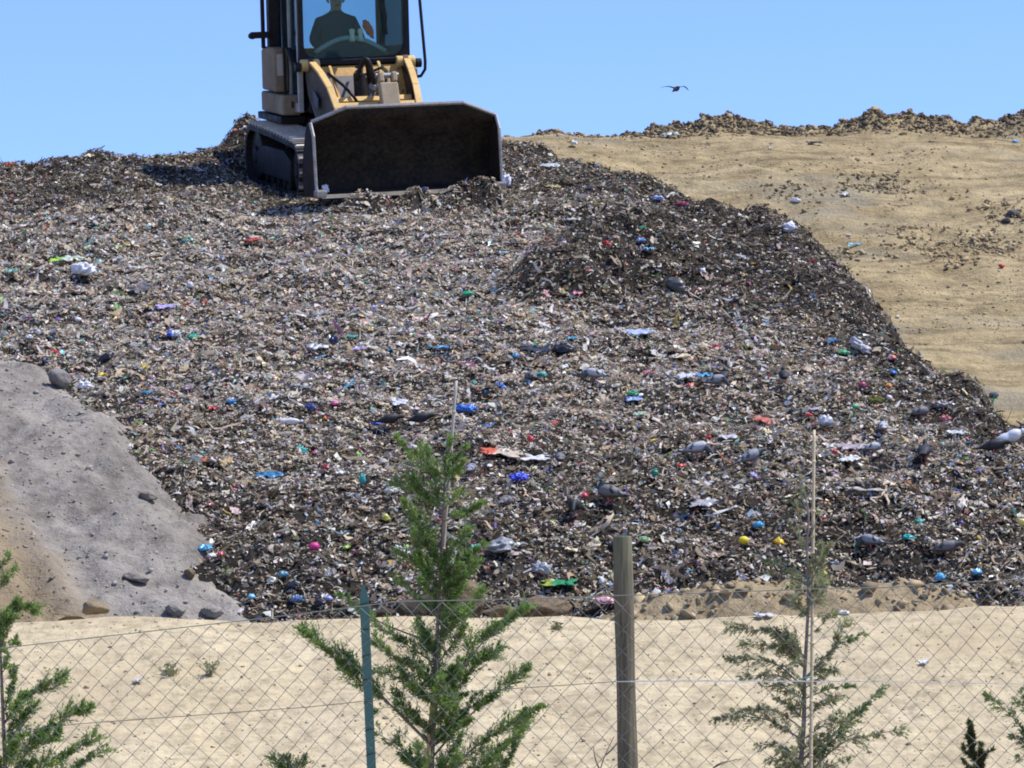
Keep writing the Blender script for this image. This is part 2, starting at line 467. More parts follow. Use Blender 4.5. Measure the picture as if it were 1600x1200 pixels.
sd_ = Vector((math.sin(SUN_AZ) * math.cos(SUN_EL), math.cos(SUN_AZ) * math.cos(SUN_EL), math.sin(SUN_EL)))
so.rotation_euler = sd_.to_track_quat('Z', 'Y').to_euler()
so.location = (20, 40, 40)
SC.cycles.filter_width = 1.9
SC.view_settings.view_transform = 'Standard'; SC.view_settings.look = 'None'
SC.view_settings.exposure = 0.42; SC.view_settings.gamma = 1.0

# ------------------------------------------------------------------ setting
def uneven(lo, a, b, hi, fine, coarse):
    L = [np.arange(lo, a, coarse)] if lo < a else []
    L.append(np.arange(a, b, fine))
    if hi > b: L.append(np.arange(b, hi + coarse * .5, coarse))
    return np.unique(np.concatenate(L))
xs = np.concatenate([np.linspace(-900, -130, 8), np.arange(-120, -8, 6.0), np.arange(-8, 8, 0.08), np.arange(8, 121, 6.0), np.linspace(130, 900, 8)])
ys = np.concatenate([np.linspace(-400, -10, 6), np.arange(-8, 22, 1.5), np.arange(22, 34, 0.07), np.arange(34, 150, 5.0), np.linspace(160, 1500, 10)])
g = grid_obj('ground', xs, ys, ground_h, M['bank'])
tag(g, 'pale tan earth bank below the rubbish slope', 'ground', kind='structure')
g = grid_obj('hill', uneven(-60, -9, 10.5, 60, 0.08, 1.5), uneven(31, 42, 70, 141, 0.08, 1.5), hill_h, M['hill'])
tag(g, 'tan bare earth hillside right of the rubbish, up to the cloddy ridge', 'hillside', kind='structure')
g = grid_obj('rubbish_slope', np.arange(-12, 11.5, 0.07), np.arange(36.2, 72, 0.07), trash_h, M['trash'], lambda x, y: poly_sd(x, y, TRASH_POLY) > -1.0)
tag(g, 'dark compacted waste slope under the loose litter', 'rubbish slope', kind='structure')
g = grid_obj('grey_soil_heap', np.arange(-14, -1.5, 0.06), np.arange(35, 51.5, 0.06), grey_h, M['grey'], lambda x, y: poly_sd(x, y, GREY_POLY) > -0.8)
tag(g, 'smooth grey ash soil heap spilling over the left of the rubbish', 'soil heap', kind='structure')
g = grid_obj('brown_soil_bank', np.arange(0.3, 6.2, 0.05), np.arange(34.8, 39.2, 0.05), mound_h, M['mound'])
tag(g, 'low lumpy brown soil bank at the foot of the rubbish', 'soil bank', kind='structure')

def normal(fn, x, y, e=0.12):
    gx = (fn(x + e, y) - fn(x - e, y)) / (2 * e); gy = (fn(x, y + e) - fn(x, y - e)) / (2 * e)
    n = np.stack([-gx, -gy, np.ones_like(gx)], -1)
    return n / np.linalg.norm(n, axis=-1, keepdims=True)

# ------------------------------------------------------------------ countless litter
def unit(v): return v / (np.linalg.norm(v, axis=-1, keepdims=True) + 1e-9)
def frames(N, tilt, n, along=None):
    nn = unit(N + tilt * RNG.normal(size=(n, 3)))
    t = RNG.normal(size=(n, 3))
    t = unit(t - (t * nn).sum(-1, keepdims=True) * nn)
    return t, np.cross(nn, t), nn

def flakes(P, N, size, tilt=0.34, crumple=0.24):
    n = len(P)
    u = np.array([(a, b) for b in (-1, 0, 1) for a in (-1, 0, 1)], float)
    U = np.repeat(u[None], n, 0) + RNG.normal(scale=0.28, size=(n, 9, 2))
    U[:, [0, 2, 6, 8]] *= RNG.uniform(0.45, 1.0, size=(n, 4, 1))
    Wz = RNG.normal(scale=1.0, size=(n, 9)) * crumple
    asp = RNG.uniform(0.35, 1.0, n)
    t, b, nn = frames(N, tilt, n)
    V = P[:, None] + (t[:, None] * U[:, :, :1] + b[:, None] * (U[:, :, 1] * asp[:, None])[..., None] + nn[:, None] * Wz[..., None]) * (size * 0.5)[:, None, None]
    q = [(0, 1, 4), (0, 4, 3), (1, 2, 5), (1, 5, 4), (3, 4, 7), (3, 7, 6), (4, 5, 8), (4, 8, 7)]
    T = (np.arange(n) * 9)[:, None, None] + np.array(q)[None]
    return V.reshape(-1, 3), T.reshape(-1, 3), 9

def chunks(P, N, size, rugged=0.0):
    n = len(P)
    o = np.array([(1, 0, 0), (-1, 0, 0), (0, 1, 0), (0, -1, 0), (0, 0, 1), (0, 0, -1), (.6, .6, .5), (-.6, .6, .5), (-.6, -.6, .5), (.6, -.6, .5)], float)
    V = o[None] * RNG.uniform(0.55 - 0.25 * rugged, 1.25 + 0.25 * rugged, size=(n, 10, 1)) + RNG.normal(scale=0.14, size=(n, 10, 3))
    t, b, nn = frames(N, 0.3, n)
    sq = RNG.uniform(0.45, 0.9, n)
    W = P[:, None] + (t[:, None] * V[:, :, :1] + b[:, None] * V[:, :, 1:2] + nn[:, None] * (V[:, :, 2] * sq[:, None])[..., None]) * (size * 0.5)[:, None, None]
    q = [(0, 2, 6), (2, 1, 7), (1, 3, 8), (3, 0, 9), (6, 2, 7), (7, 1, 8), (8, 3, 9), (9, 0, 6), (6, 7, 4), (7, 8, 4), (8, 9, 4), (9, 6, 4), (2, 0, 5), (1, 2, 5), (3, 1, 5), (0, 3, 5)]
    T = (np.arange(n) * 10)[:, None, None] + np.array(q)[None]
    return W.reshape(-1, 3), T.reshape(-1, 3), 10

def strips(P, N, length, width, tilt=0.25, k=6):
    n = len(P)
    s = np.linspace(-1, 1, k)
    t, b, nn = frames(N, tilt, n)
    c1, c2 = RNG.normal(scale=0.35, size=(n, 1)), RNG.normal(scale=0.3, size=(n, 1))
    ph = RNG.uniform(0, 6.28, (n, 1))
    off_b = c1 * (s ** 2)[None] + 0.15 * np.sin(3 * s[None] + ph)
    off_n = c2 * (s ** 2)[None] + 0.10 * np.sin(4 * s[None] + ph * 2)
    C = P[:, None] + (t[:, None] * s[None, :, None] + b[:, None] * off_b[..., None] + nn[:, None] * off_n[..., None]) * (length * .5)[:, None, None]
    wv = unit(b + 0.8 * RNG.normal(size=(n, 3)))
    tw = width[:, None] * (0.35 + 0.65 * (1 - np.abs(s[None]) ** 3)) * .5
    V = np.stack([C - wv[:, None] * tw[..., None], C + wv[:, None] * tw[..., None]], 2)
    q = []
    for i in range(k - 1): q += [(2 * i, 2 * i + 1, 2 * i + 3), (2 * i, 2 * i + 3, 2 * i + 2)]
    T = (np.arange(n) * 2 * k)[:, None, None] + np.array(q)[None]
    return V.reshape(-1, 3), T.reshape(-1, 3), 2 * k

PAL_DARK = np.array([(0.105, 0.082, 0.058), (0.14, 0.112, 0.08), (0.17, 0.135, 0.095), (0.07, 0.058, 0.043), (0.13, 0.11, 0.07), (0.19, 0.15, 0.10), (0.045, 0.04, 0.034)]) * np.array([1.31, 1.25, 1.17])
PAL_MID = np.array([(0.31, 0.265, 0.205), (0.27, 0.23, 0.18), (0.37, 0.315, 0.245), (0.32, 0.29, 0.25), (0.40, 0.32, 0.22), (0.29, 0.275, 0.25)]) * np.array([1.26, 1.20, 1.13])
PAL_LIGHT = np.array([(0.55, 0.49, 0.40), (0.50, 0.46, 0.40), (0.60, 0.54, 0.44), (0.50, 0.50, 0.50), (0.62, 0.55, 0.42), (0.56, 0.47, 0.45)]) * np.array([1.16, 1.10, 1.03])
PAL_WHITE = np.array([(0.80, 0.79, 0.77), (0.74, 0.74, 0.74), (0.80, 0.76, 0.68), (0.68, 0.68, 0.69)])
PAL_COL = np.array([(0.05, 0.20, 0.55), (0.08, 0.32, 0.60), (0.05, 0.42, 0.42), (0.04, 0.38, 0.22), (0.50, 0.05, 0.06), (0.60, 0.17, 0.05), (0.65, 0.45, 0.06), (0.55, 0.14, 0.28),
                    (0.25, 0.17, 0.45), (0.22, 0.42, 0.10), (0.08, 0.09, 0.30), (0.52, 0.30, 0.32), (0.30, 0.45, 0.55), (0.35, 0.32, 0.55), (0.5, 0.12, 0.10), (0.12, 0.45, 0.50)])
def colours(n, dark, kind):
    """own colour of each piece; dark (n,) = share of soil, organics and painted shade where it lies"""
    r = RNG.random(n)
    if kind == 'strip': pd, pm, pl, pw = 0.38, 0.28, 0.19, 0.11
    elif kind == 'chunk': pd, pm, pl, pw = 0.44, 0.33, 0.15, 0.05
    else: pd, pm, pl, pw = 0.27, 0.25, 0.20, 0.21
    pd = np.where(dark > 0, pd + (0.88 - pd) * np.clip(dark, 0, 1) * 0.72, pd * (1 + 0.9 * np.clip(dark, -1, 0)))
    k = (1 - pd) / max(1e-6, 1 - {'strip': .36, 'chunk': .44}.get(kind, .29))
    e1, e2, e3, e4 = pd, pd + pm * k, pd + (pm + pl) * k, pd + (pm + pl + pw) * k
    idx = np.select([r < e1, r < e2, r < e3, r < e4], [0, 1, 2, 3], 4)
    c = np.zeros((n, 3)); rough = np.full(n, 0.85)
    for i, pal in enumerate((PAL_DARK, PAL_MID, PAL_LIGHT, PAL_WHITE, PAL_COL)):
        m = idx == i
        c[m] = pal[RNG.integers(0, len(pal), m.sum())]
    c *= (1 - 0.58 * np.clip(dark, 0, 1) * (idx <= 1))[:, None]  # damp tone and painted-in shade, strongest over the lobe
    c *= RNG.uniform(0.72, 1.28, (n, 1)) * RNG.uniform(0.94, 1.06, (n, 3))
    grime = RNG.random(n) * 0.45
    grime = np.where(idx >= 2, grime, 0)[:, None]
    c = c * (1 - grime) + np.array([0.20, 0.165, 0.125]) * grime
    rough = np.where(idx >= 3, RNG.uniform(0.22, 0.6, n), RNG.uniform(0.6, 0.95, n))
    c = c * np.array([1.05, 1.03, 0.98])
    return np.clip(c, 0, 0.85), rough

def trash_points(n, ymin=37.4, ymax=66, extra=1.2):
    out = []
    while sum(len(o) for o in out) < n:
        y = RNG.uniform(ymin, ymax, n * 2)
        x = RNG.uniform(-1, 1, n * 2) * (0.1235 * 66 + extra)
        keep = np.abs(x) < 0.1235 * y + extra
        x, y = x[keep], y[keep]
        sd = poly_sd(x, y, TRASH_POLY)
        keep = (sd > -0.55) & (poly_sd(x, y, GREY_POLY) + 0.20 + 0.28 * fbm(x * 2.5, y * 2.5, 63, 3) + 0.15 * RNG.normal(size=len(x)) < 0.16) & (y < crest(x) + 0.8)
        # the loader stands here
        out.append(np.stack([x[keep], y[keep], sd[keep]], -1))
    P = np.concatenate(out)[:n]
    x, y, sd = P.T
    z = trash_h(x, y)
    lo = poly_sd(x, y, LOBE_POLY)
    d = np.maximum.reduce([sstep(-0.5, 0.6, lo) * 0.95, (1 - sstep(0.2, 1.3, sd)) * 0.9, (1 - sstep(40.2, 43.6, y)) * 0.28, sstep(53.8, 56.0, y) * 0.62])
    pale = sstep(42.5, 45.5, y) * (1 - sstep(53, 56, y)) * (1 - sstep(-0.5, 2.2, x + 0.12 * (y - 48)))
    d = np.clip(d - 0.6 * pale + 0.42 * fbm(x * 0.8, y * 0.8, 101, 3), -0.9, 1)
    return np.stack([x, y, z], -1), normal(trash_h, x, y), d

def litter(name, label, n, kind, size_fn, lift, cat='litter'):
    P, N, d = trash_points(n)
    P = P + N * RNG.uniform(lift[0], lift[1], (n, 1))
    if kind == 'flake':
        s = size_fn(n); V, T, k = flakes(P, N, s)
    elif kind == 'film':
        s = size_fn(n); V, T, k = films(P, N, s)
    elif kind == 'chunk':
        s = size_fn(n); V, T, k = chunks(P, N, s)
    else:
        L = size_fn(n); V, T, k = strips(P, N, L, np.clip(L * RNG.uniform(0.05, 0.22, n), 0.006, 0.06))
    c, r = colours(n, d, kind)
    me = np_mesh(name, V, T, np.repeat(c, k, 0), np.repeat(r, k))
    o = link(name, me, M['litter'])
    return tag(o, label, cat, kind='stuff')
def films(P, N, size):
    n = len(P); g = 6
    u = np.linspace(-1, 1, g); X, Y = np.meshgrid(u, u); X, Y = X.ravel(), Y.ravel()
    t, bb, nn = frames(N, 0.22, n)
    Z = np.zeros((n, g * g))
    for _ in range(5):
        an, f, ph = RNG.uniform(0, 6.28, (n, 1)), RNG.uniform(1.5, 4.5, (n, 1)), RNG.uniform(0, 6.28, (n, 1))
        Z += np.abs(np.sin((X * np.cos(an) + Y * np.sin(an)) * f + ph))
    Z = (Z - Z.mean(1, keepdims=True)) * 0.26
    U = X[None] * (1 + 0.2 * RNG.normal(size=(n, g * g))) ; W = Y[None] * RNG.uniform(0.3, 0.9, (n, 1)) * (1 + 0.2 * RNG.normal(size=(n, g * g)))
    V = P[:, None] + (t[:, None] * U[..., None] + bb[:, None] * W[..., None] + nn[:, None] * Z[..., None]) * (size * .5)[:, None, None]
    q = []
    for i in range(g - 1):
        for j in range(g - 1):
            k = i * g + j; q += [(k, k + 1, k + g + 1), (k, k + g + 1, k + g)]
    T = (np.arange(n) * g * g)[:, None, None] + np.array(q)[None]
    return V.reshape(-1, 3), T.reshape(-1, 3), g * g
lognorm = lambda med, sg, lo, hi: (lambda n: np.clip(np.exp(RNG.normal(math.log(med), sg, n)), lo, hi))
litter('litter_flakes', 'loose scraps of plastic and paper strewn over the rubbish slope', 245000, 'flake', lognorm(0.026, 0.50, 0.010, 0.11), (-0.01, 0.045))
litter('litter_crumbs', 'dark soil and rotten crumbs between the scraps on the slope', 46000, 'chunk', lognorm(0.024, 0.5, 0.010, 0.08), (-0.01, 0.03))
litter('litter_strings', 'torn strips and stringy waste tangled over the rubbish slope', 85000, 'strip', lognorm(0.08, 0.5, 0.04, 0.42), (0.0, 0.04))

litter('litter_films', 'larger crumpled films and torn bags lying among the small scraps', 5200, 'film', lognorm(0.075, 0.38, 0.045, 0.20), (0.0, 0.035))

# clods and gravel
def clods(name, label, P, N, size, pal, cat='soil clods'):
    V, T, k = chunks(P, N, size, 1.0)
    c = np.array(pal)[RNG.integers(0, len(pal), len(P))] * RNG.uniform(0.7, 1.2, (len(P), 1))
    return tag(link(name, np_mesh(name, V, T, np.repeat(c, k, 0)), M['clod']), label, cat, kind='stuff')
SOILC = [(0.38, 0.30, 0.175), (0.33, 0.26, 0.155), (0.27, 0.21, 0.13), (0.42, 0.335, 0.205), (0.22, 0.175, 0.115)]
n = 16000
x = RNG.uniform(-1.5, 10, n); y = RNG.uniform(42, 64.2, n)
k = (poly_sd(x, y, TRASH_POLY) < -0.2) & (fbm(x * .7, y * .9, 111, 3) + 0.25 * RNG.normal(size=n) > 0.02)
x, y = x[k], y[k]
P = np.stack([x, y, hill_h(x, y) + 0.005], -1)
sz = np.exp(RNG.normal(math.log(0.022), 0.55, len(x))).clip(0.008, 0.13)
c1 = [hit(a, b, hill_h) for a, b in [(1390, 292), (1360, 288), (1420, 296), (1345, 290), (1530, 378), (1550, 385), (1515, 372), (1440, 392), (1455, 388), (1240, 300), (1225, 296), (1560, 392), (1585, 330), (1560, 320), (1590, 345), (1290, 402), (1335, 396), (1420, 360), (1500, 408)]]
cx = np.concatenate([RNG.normal(p.x, 0.26, 60) for p in c1]); cy = np.concatenate([RNG.normal(p.y, 0.3, 60) for p in c1])
kk = poly_sd(cx, cy, TRASH_POLY) < -0.1
cx, cy = cx[kk], cy[kk]
P = np.concatenate([P, np.stack([cx, cy, hill_h(cx, cy) + 0.02], -1)])
sz = np.concatenate([sz, np.exp(RNG.normal(math.log(0.04), 0.5, len(cx))).clip(0.015, 0.12)])
clods('hillside_clods', 'small earth clods and stones scattered over the bare tan hillside', P, np.tile((0, -.3, 1.0), (len(P), 1)), sz, SOILC[:4] + SOILC[:2])
n = 12000
x = RNG.uniform(-1.8, 10, n); y = RY + RNG.normal(0, 0.38, n)
k = RNG.random(n) < 0.55 + 0.45 * sstep(0.5, 3.0, x)
x, y = x[k], y[k]; n = len(x)
P = np.stack([x, y, hill_h(x, y) + 0.01], -1)
clods('ridge_clods', 'rough brown clods heaped in a ridge along the skyline', P, np.tile((0, -.3, 1.0), (n, 1)), np.exp(RNG.normal(math.log(0.036), 0.55, n)).clip(0.012, 0.14), SOILC[1:3] + [(0.15, 0.12, 0.08), (0.20, 0.155, 0.10), (0.25, 0.195, 0.12), (0.12, 0.095, 0.065)])
n = 2600
x = RNG.uniform(0.4, 6.1, n); y = RNG.uniform(35.2, 38.2, n)
P = np.stack([x, y, mound_h(x, y)], -1)
clods('soil_bank_clods', 'brown lumps lying on the low soil bank below the rubbish', P, np.tile((0, -.3, 1.0), (n, 1)), np.exp(RNG.normal(math.log(0.05), 0.6, n)).clip(0.015, 0.25), SOILC)
n = 9000
x = RNG.uniform(-8, -1.9, n); y = RNG.uniform(36.8, 48.5, n)
k = poly_sd(x, y, GREY_POLY) + 0.22 * RNG.normal(size=n) > -0.05
x, y = x[k], y[k]
P = np.stack([x, y, np.maximum(grey_h(x, y), trash_h(x, y))], -1)
gb = sstep(-0.7, 0.9, -(x + 4.45) - 0.55 * (y - 38.6))[:, None]
V, T, kk = chunks(P, np.tile((0, -.3, 1.0), (len(P), 1)), np.exp(RNG.normal(math.log(0.018), 0.6, len(x))).clip(0.007, 0.08))
c = (np.array([(0.31, 0.285, 0.25)]) * (1 - gb) + np.array([(0.32, 0.245, 0.15)]) * gb) * RNG.uniform(0.75, 1.15, (len(P), 1))
tag(link('grey_heap_lumps', np_mesh('grey_heap_lumps', V, T, np.repeat(c, kk, 0)), M['clod']), 'small lumps rolled down the grey soil heap', 'soil lumps', kind='stuff')
n = 11000
x = RNG.uniform(-4.6, 4.6, n); y = RNG.uniform(25.5, 31, n)
P = np.stack([x, y, ground_h(x, y)], -1)
clods('bank_crumbs', 'tiny crumbs and pebbles on the pale tan bank', P, np.tile((0, -.3, 1.0), (n, 1)), np.exp(RNG.normal(math.log(0.009), 0.55, n)).clip(0.004, 0.045), [(0.46, 0.37, 0.24), (0.36, 0.27, 0.17), (0.54, 0.46, 0.33), (0.28, 0.21, 0.13), (0.5, 0.40, 0.24)])
# ------------------------------------------------------------------ track loader
M['yellow'] = paint('loader_yellow', (0.62, 0.33, 0.055), (0.26, 0.17, 0.08), 0.6, 0.5, 0, 2.5)
M['arm_side'] = paint('shaded_arm_side', (0.085, 0.055, 0.028), (0.030, 0.027, 0.027), 0.8, 0.6, 0, 2.0)  # shade on the arm plates, painted in as dark brown
M['yellow_pale'] = paint('loader_dusty_yellow', (0.68, 0.44, 0.14), (0.42, 0.29, 0.14), 0.5, 0.6, 0, 3)
M['body_tan'] = paint('loader_dusty_shaded_side', (0.25, 0.185, 0.11), (0.15, 0.12, 0.085), 0.7, 0.75, 0, 2.5)  # dusty tan, deepened to paint in the shade of that side
M['black'] = paint('black_paint', (0.012, 0.013, 0.016), (0.05, 0.04, 0.032), 0.5, 0.55, 0, 4)
M['steel_dark'] = paint('bucket_steel', (0.012, 0.0105, 0.009), (0.055, 0.042, 0.028), 0.75, 0.75, 0.0, 2.6, 0.4)
M['steel_worn'] = paint('worn_steel', (0.42, 0.40, 0.37), (0.16, 0.13, 0.10), 0.7, 0.4, 0.7, 5)
M['track'] = paint('track_steel', (0.16, 0.14, 0.118), (0.10, 0.08, 0.06), 0.6, 0.8, 0.0, 4)
M['grouser'] = paint('polished_grouser', (0.66, 0.62, 0.56), (0.34, 0.29, 0.23), 0.6, 0.45, 0.3, 5)
M['grey_panel'] = paint('grey_panel', (0.17, 0.165, 0.16), (0.20, 0.16, 0.11), 0.5, 0.7)
M['pale_frame'] = paint('pale_door_frame', (0.42, 0.42, 0.40), (0.22, 0.19, 0.15), 0.5, 0.6)
M['rubber'] = paint('hose_rubber', (0.014, 0.014, 0.015), (0.05, 0.04, 0.03), 0.4, 0.4)
M['lever_tan'] = paint('lever_worn', (0.43, 0.32, 0.19), (0.28, 0.21, 0.13), 0.6, 0.55)
M['dash'] = paint('dashboard_plastic', (0.34, 0.44, 0.38), (0.22, 0.27, 0.24), 0.3, 0.6)
M['knob'] = paint('pale_knob', (0.78, 0.86, 0.62), (0.6, 0.65, 0.45), 0.3, 0.5)
M['interior'] = paint('cab_lining', (0.030, 0.038, 0.042), (0.03, 0.03, 0.03), 0.4, 0.8)
M['decal'] = paint('blue_grey_plate', (0.06, 0.075, 0.12), (0.05, 0.045, 0.04), 0.5, 0.6)
M['sticker'] = paint('pale_sticker', (0.50, 0.47, 0.40), (0.30, 0.24, 0.16), 0.6, 0.6)

def glass_mat(name, tint, dust):
    m, nt, b = new_mat(name)
    out = nt.nodes['Material Output']
    tr = nd(nt, 'ShaderNodeBsdfTransparent'); tr.inputs[0].default_value = (*tint, 1)
    gl = nd(nt, 'ShaderNodeBsdfGlossy'); gl.inputs['Roughness'].default_value = 0.05; gl.inputs[0].default_value = (0.30, 0.46, 0.52, 1)
    fr = nd(nt, 'ShaderNodeFresnel', IOR=1.45)
    mx = nd(nt, 'ShaderNodeMixShader'); nt.links.new(fr.outputs[0], mx.inputs[0]); nt.links.new(tr.outputs[0], mx.inputs[1]); nt.links.new(gl.outputs[0], mx.inputs[2])
    df = nd(nt, 'ShaderNodeBsdfDiffuse'); df.inputs[0].default_value = (0.24, 0.34, 0.37, 1)
    m2 = nd(nt, 'ShaderNodeMixShader')
    f = ramp(nt, noise(nt, obj(nt), 2.5, 4, 0.6, (2.0, 2.0, 0.5)), [(0.35, (dust * .5,) * 3), (0.7, (dust,) * 3)])
    nt.links.new(f, m2.inputs[0]); nt.links.new(mx.outputs[0], m2.inputs[1]); nt.links.new(df.outputs[0], m2.inputs[2])
    nt.links.new(m2.outputs[0], out.inputs[0])
    return m
M['glass'] = glass_mat('tinted_glass', (0.76, 0.87, 0.88), 0.06)
M['glass_dusty'] = glass_mat('dusty_glass', (0.86, 0.93, 0.91), 0.22)

ld = empty('track_loader'); ld.matrix_world = LM
tag(ld, 'dusty yellow tracked loader with wide black front bucket at the top of the rubbish slope', 'track loader')

def ring(cy, cz, r, a0, a1, n):
    return [(cy + r * math.cos(a), cz + r * math.sin(a)) for a in np.linspace(a0, a1, n)]
# tracks
def track(cx, s):
    root = MB()
    fc, rc = (-1.25, 0.40, 0.37), (1.20, 0.45, 0.41)
    out = ring(*fc, R(95), R(265), 14) + [(-0.5, 0.03), (0.6, 0.03)] + ring(*rc, R(-85), R(85), 14) + [(0.1, 0.83)]
    inn = ring(fc[0], fc[1], fc[2] - .06, R(95), R(265), 14) + [(-0.5, 0.09), (0.6, 0.09)] + ring(rc[0], rc[1], rc[2] - .06, R(-85), R(85), 14) + [(0.1, 0.77)]
    n = len(out)
    x0, x1 = cx - 0.25, cx + 0.25
    V = [(x0, *p) for p in out] + [(x1, *p) for p in out] + [(x0, *p) for p in inn] + [(x1, *p) for p in inn]
    Fs = []
    for i in range(n):
        j = (i + 1) % n
        Fs += [(i, j, n + j, n + i), (2 * n + i, 3 * n + i, 3 * n + j, 2 * n + j), (i, 2 * n + i, 2 * n + j, j), (n + i, n + j, 3 * n + j, 3 * n + i)]
    root.add(V, Fs)
    t = root.build('track', M['black'], ld)
    # grousers: one raised bar per shoe, round the belt
    P = [Vector((0, a, b)) for a, b in out]; L = [0]
    for i in range(n): L.append(L[-1] + (P[(i + 1) % n] - P[i]).length)
    gm = MB()
    cnt = 40
    cen = Vector((0, 0.05, 0.43))
    for k in range(cnt):
        q = L[-1] * k / cnt
        i = max(j for j in range(n) if L[j] <= q)
        d = (P[(i + 1) % n] - P[i])
        p = P[i] + d * ((q - L[i]) / max(d.length, 1e-6))
        d.normalize()
        nrm = Vector((0, -d.z, d.y))
        if nrm.dot(p - cen) < 0: nrm = -nrm
        m = Matrix((Vector((1, 0, 0)), d, nrm)).transposed()
        gm.box(p + nrm * 0.012 + Vector((cx, 0, 0)), (0.51, 0.125, 0.02), m, 0)
        gm.box(p + nrm * 0.045 + Vector((cx, 0, 0)), (0.505, 0.022, 0.05), m, 1)
    gm.build('track_shoes', [M['track'], M['grouser']], t)
    fr = MB()
    xo = cx + s * 0.16
    fr.prism([(-0.95, 0.22), (1.0, 0.22), (1.05, 0.5), (0.6, 0.62), (-0.6, 0.62), (-1.0, 0.5)], xo - 0.06, xo + 0.06)
    fr.build('roller_frame', M['black'], t, 0.01)
    for (yy, zz, rr, nm) in ((fc[0], fc[1], fc[2] - .07, 'idler_wheel'), (rc[0], rc[1], rc[2] - .07, 'drive_sprocket')):
        w_ = MB().cyl((cx - 0.17, yy, zz), (cx + 0.17, yy, zz), rr, 24).cyl((cx - 0.215, yy, zz), (cx + 0.215, yy, zz), rr * .35, 16)
        w_.build(nm, M['black'], t, 0.015)
    for yy in (-0.62, -0.3, 0.05, 0.4, 0.75):
        MB().cyl((cx - 0.15, yy, 0.2), (cx + 0.15, yy, 0.2), 0.115, 16).build('roller', M['black'], t)
    return t
track(-0.94, -1); track(0.94, 1)

# chassis, engine hood, fenders
MB().prism([(-1.25, 0.42), (1.9, 0.42), (1.95, 1.0), (-0.6, 1.02), (-1.25, 0.8)], -0.6, 0.6).build('chassis', M['black'], ld, 0.02)
MB().prism([(1.25, 0.95), (2.45, 0.92), (2.5, 1.75), (2.3, 1.86), (1.28, 1.92)], -0.62, 0.62).build('engine_hood', M['yellow'], ld, 0.03)
for s in (-1, 1):
    MB().prism([(0.25, 0.93), (1.65, 0.93), (1.65, 1.03), (0.25, 1.03)], s * 0.62, s * 0.98).build('fender', M['black'], ld, 0.015)
tk = MB().prism([(0.15, 1.05), (1.45, 1.05), (1.45, 1.33), (0.15, 1.33)], -0.97, -0.70).build('side_box', M['body_tan'], ld, 0.03)
MB().box((-0.83, 0.143, 1.20), (0.03, 0.012, 0.09)).build('latch', M['black'], tk)
tw = MB().prism([(0.45, 1.36), (1.25, 1.36), (1.25, 1.92), (1.12, 1.97), (0.45, 1.97)], -1.00, -0.80).build('air_filter_housing', M['body_tan'], ld, 0.03)
MB().box((-0.91, 0.442, 1.74), (0.11, 0.01, 0.30)).build('sticker', M['sticker'], tw)
MB().box((1.0, 1.2, 1.35), (0.28, 1.0, 0.55)).build('fuel_tank', M['body_tan'], ld, 0.04)
# rear post with its lamp bracket
MB().box((-0.87, 1.02, 2.60), (0.15, 0.16, 1.27)).cyl((-1.02, 1.0, 1.95), (-1.02, 1.0, 3.3), 0.03, 10).build('rear_post', M['black'], ld, 0.01)
lb = MB().box((-1.08, 0.93, 2.14), (0.26, 0.1, 0.09)).build('lamp_bracket', M['black'], ld, 0.01)
MB().cyl((-1.2, 0.87, 2.13), (-1.2, 0.97, 2.13), 0.045, 12).build('work_lamp', M['black'], lb)

# front tower behind the lift arms
def slab(p0, p1, xw, th, off=0.0):
    """plate from p0 to p1 in the y-z plane, xw=(x0,x1), thickness th"""
    a, b = Vector((0, *p0)), Vector((0, *p1)); d = (b - a).normalized(); nn = Vector((0, -d.z, d.y))
    if nn.y > 0: nn = -nn
    a = a + nn * off; b = b + nn * off
    return MB().prism([(q.y, q.z) for q in (a, b, b - nn * th, a - nn * th)], xw[0], xw[1])
fcv = slab((-0.28, 1.74), (-0.85, 1.02), (-0.63, 0.63), 0.08).build('front_cover', M['yellow'], ld, 0.015)
slab((-0.39, 1.60), (-0.62, 1.31), (-0.46, -0.06), 0.02, 0.012).build('grille_panel', M['grey_panel'], ld, 0.006)
slab((-0.39, 1.60), (-0.62, 1.31), (0.06, 0.40), 0.02, 0.012).build('grille_panel', M['grey_panel'], ld, 0.006)
MB().box((0, -0.235, 1.79), (1.22, 0.12, 0.07)).build('cowl', M['black'], ld, 0.01)

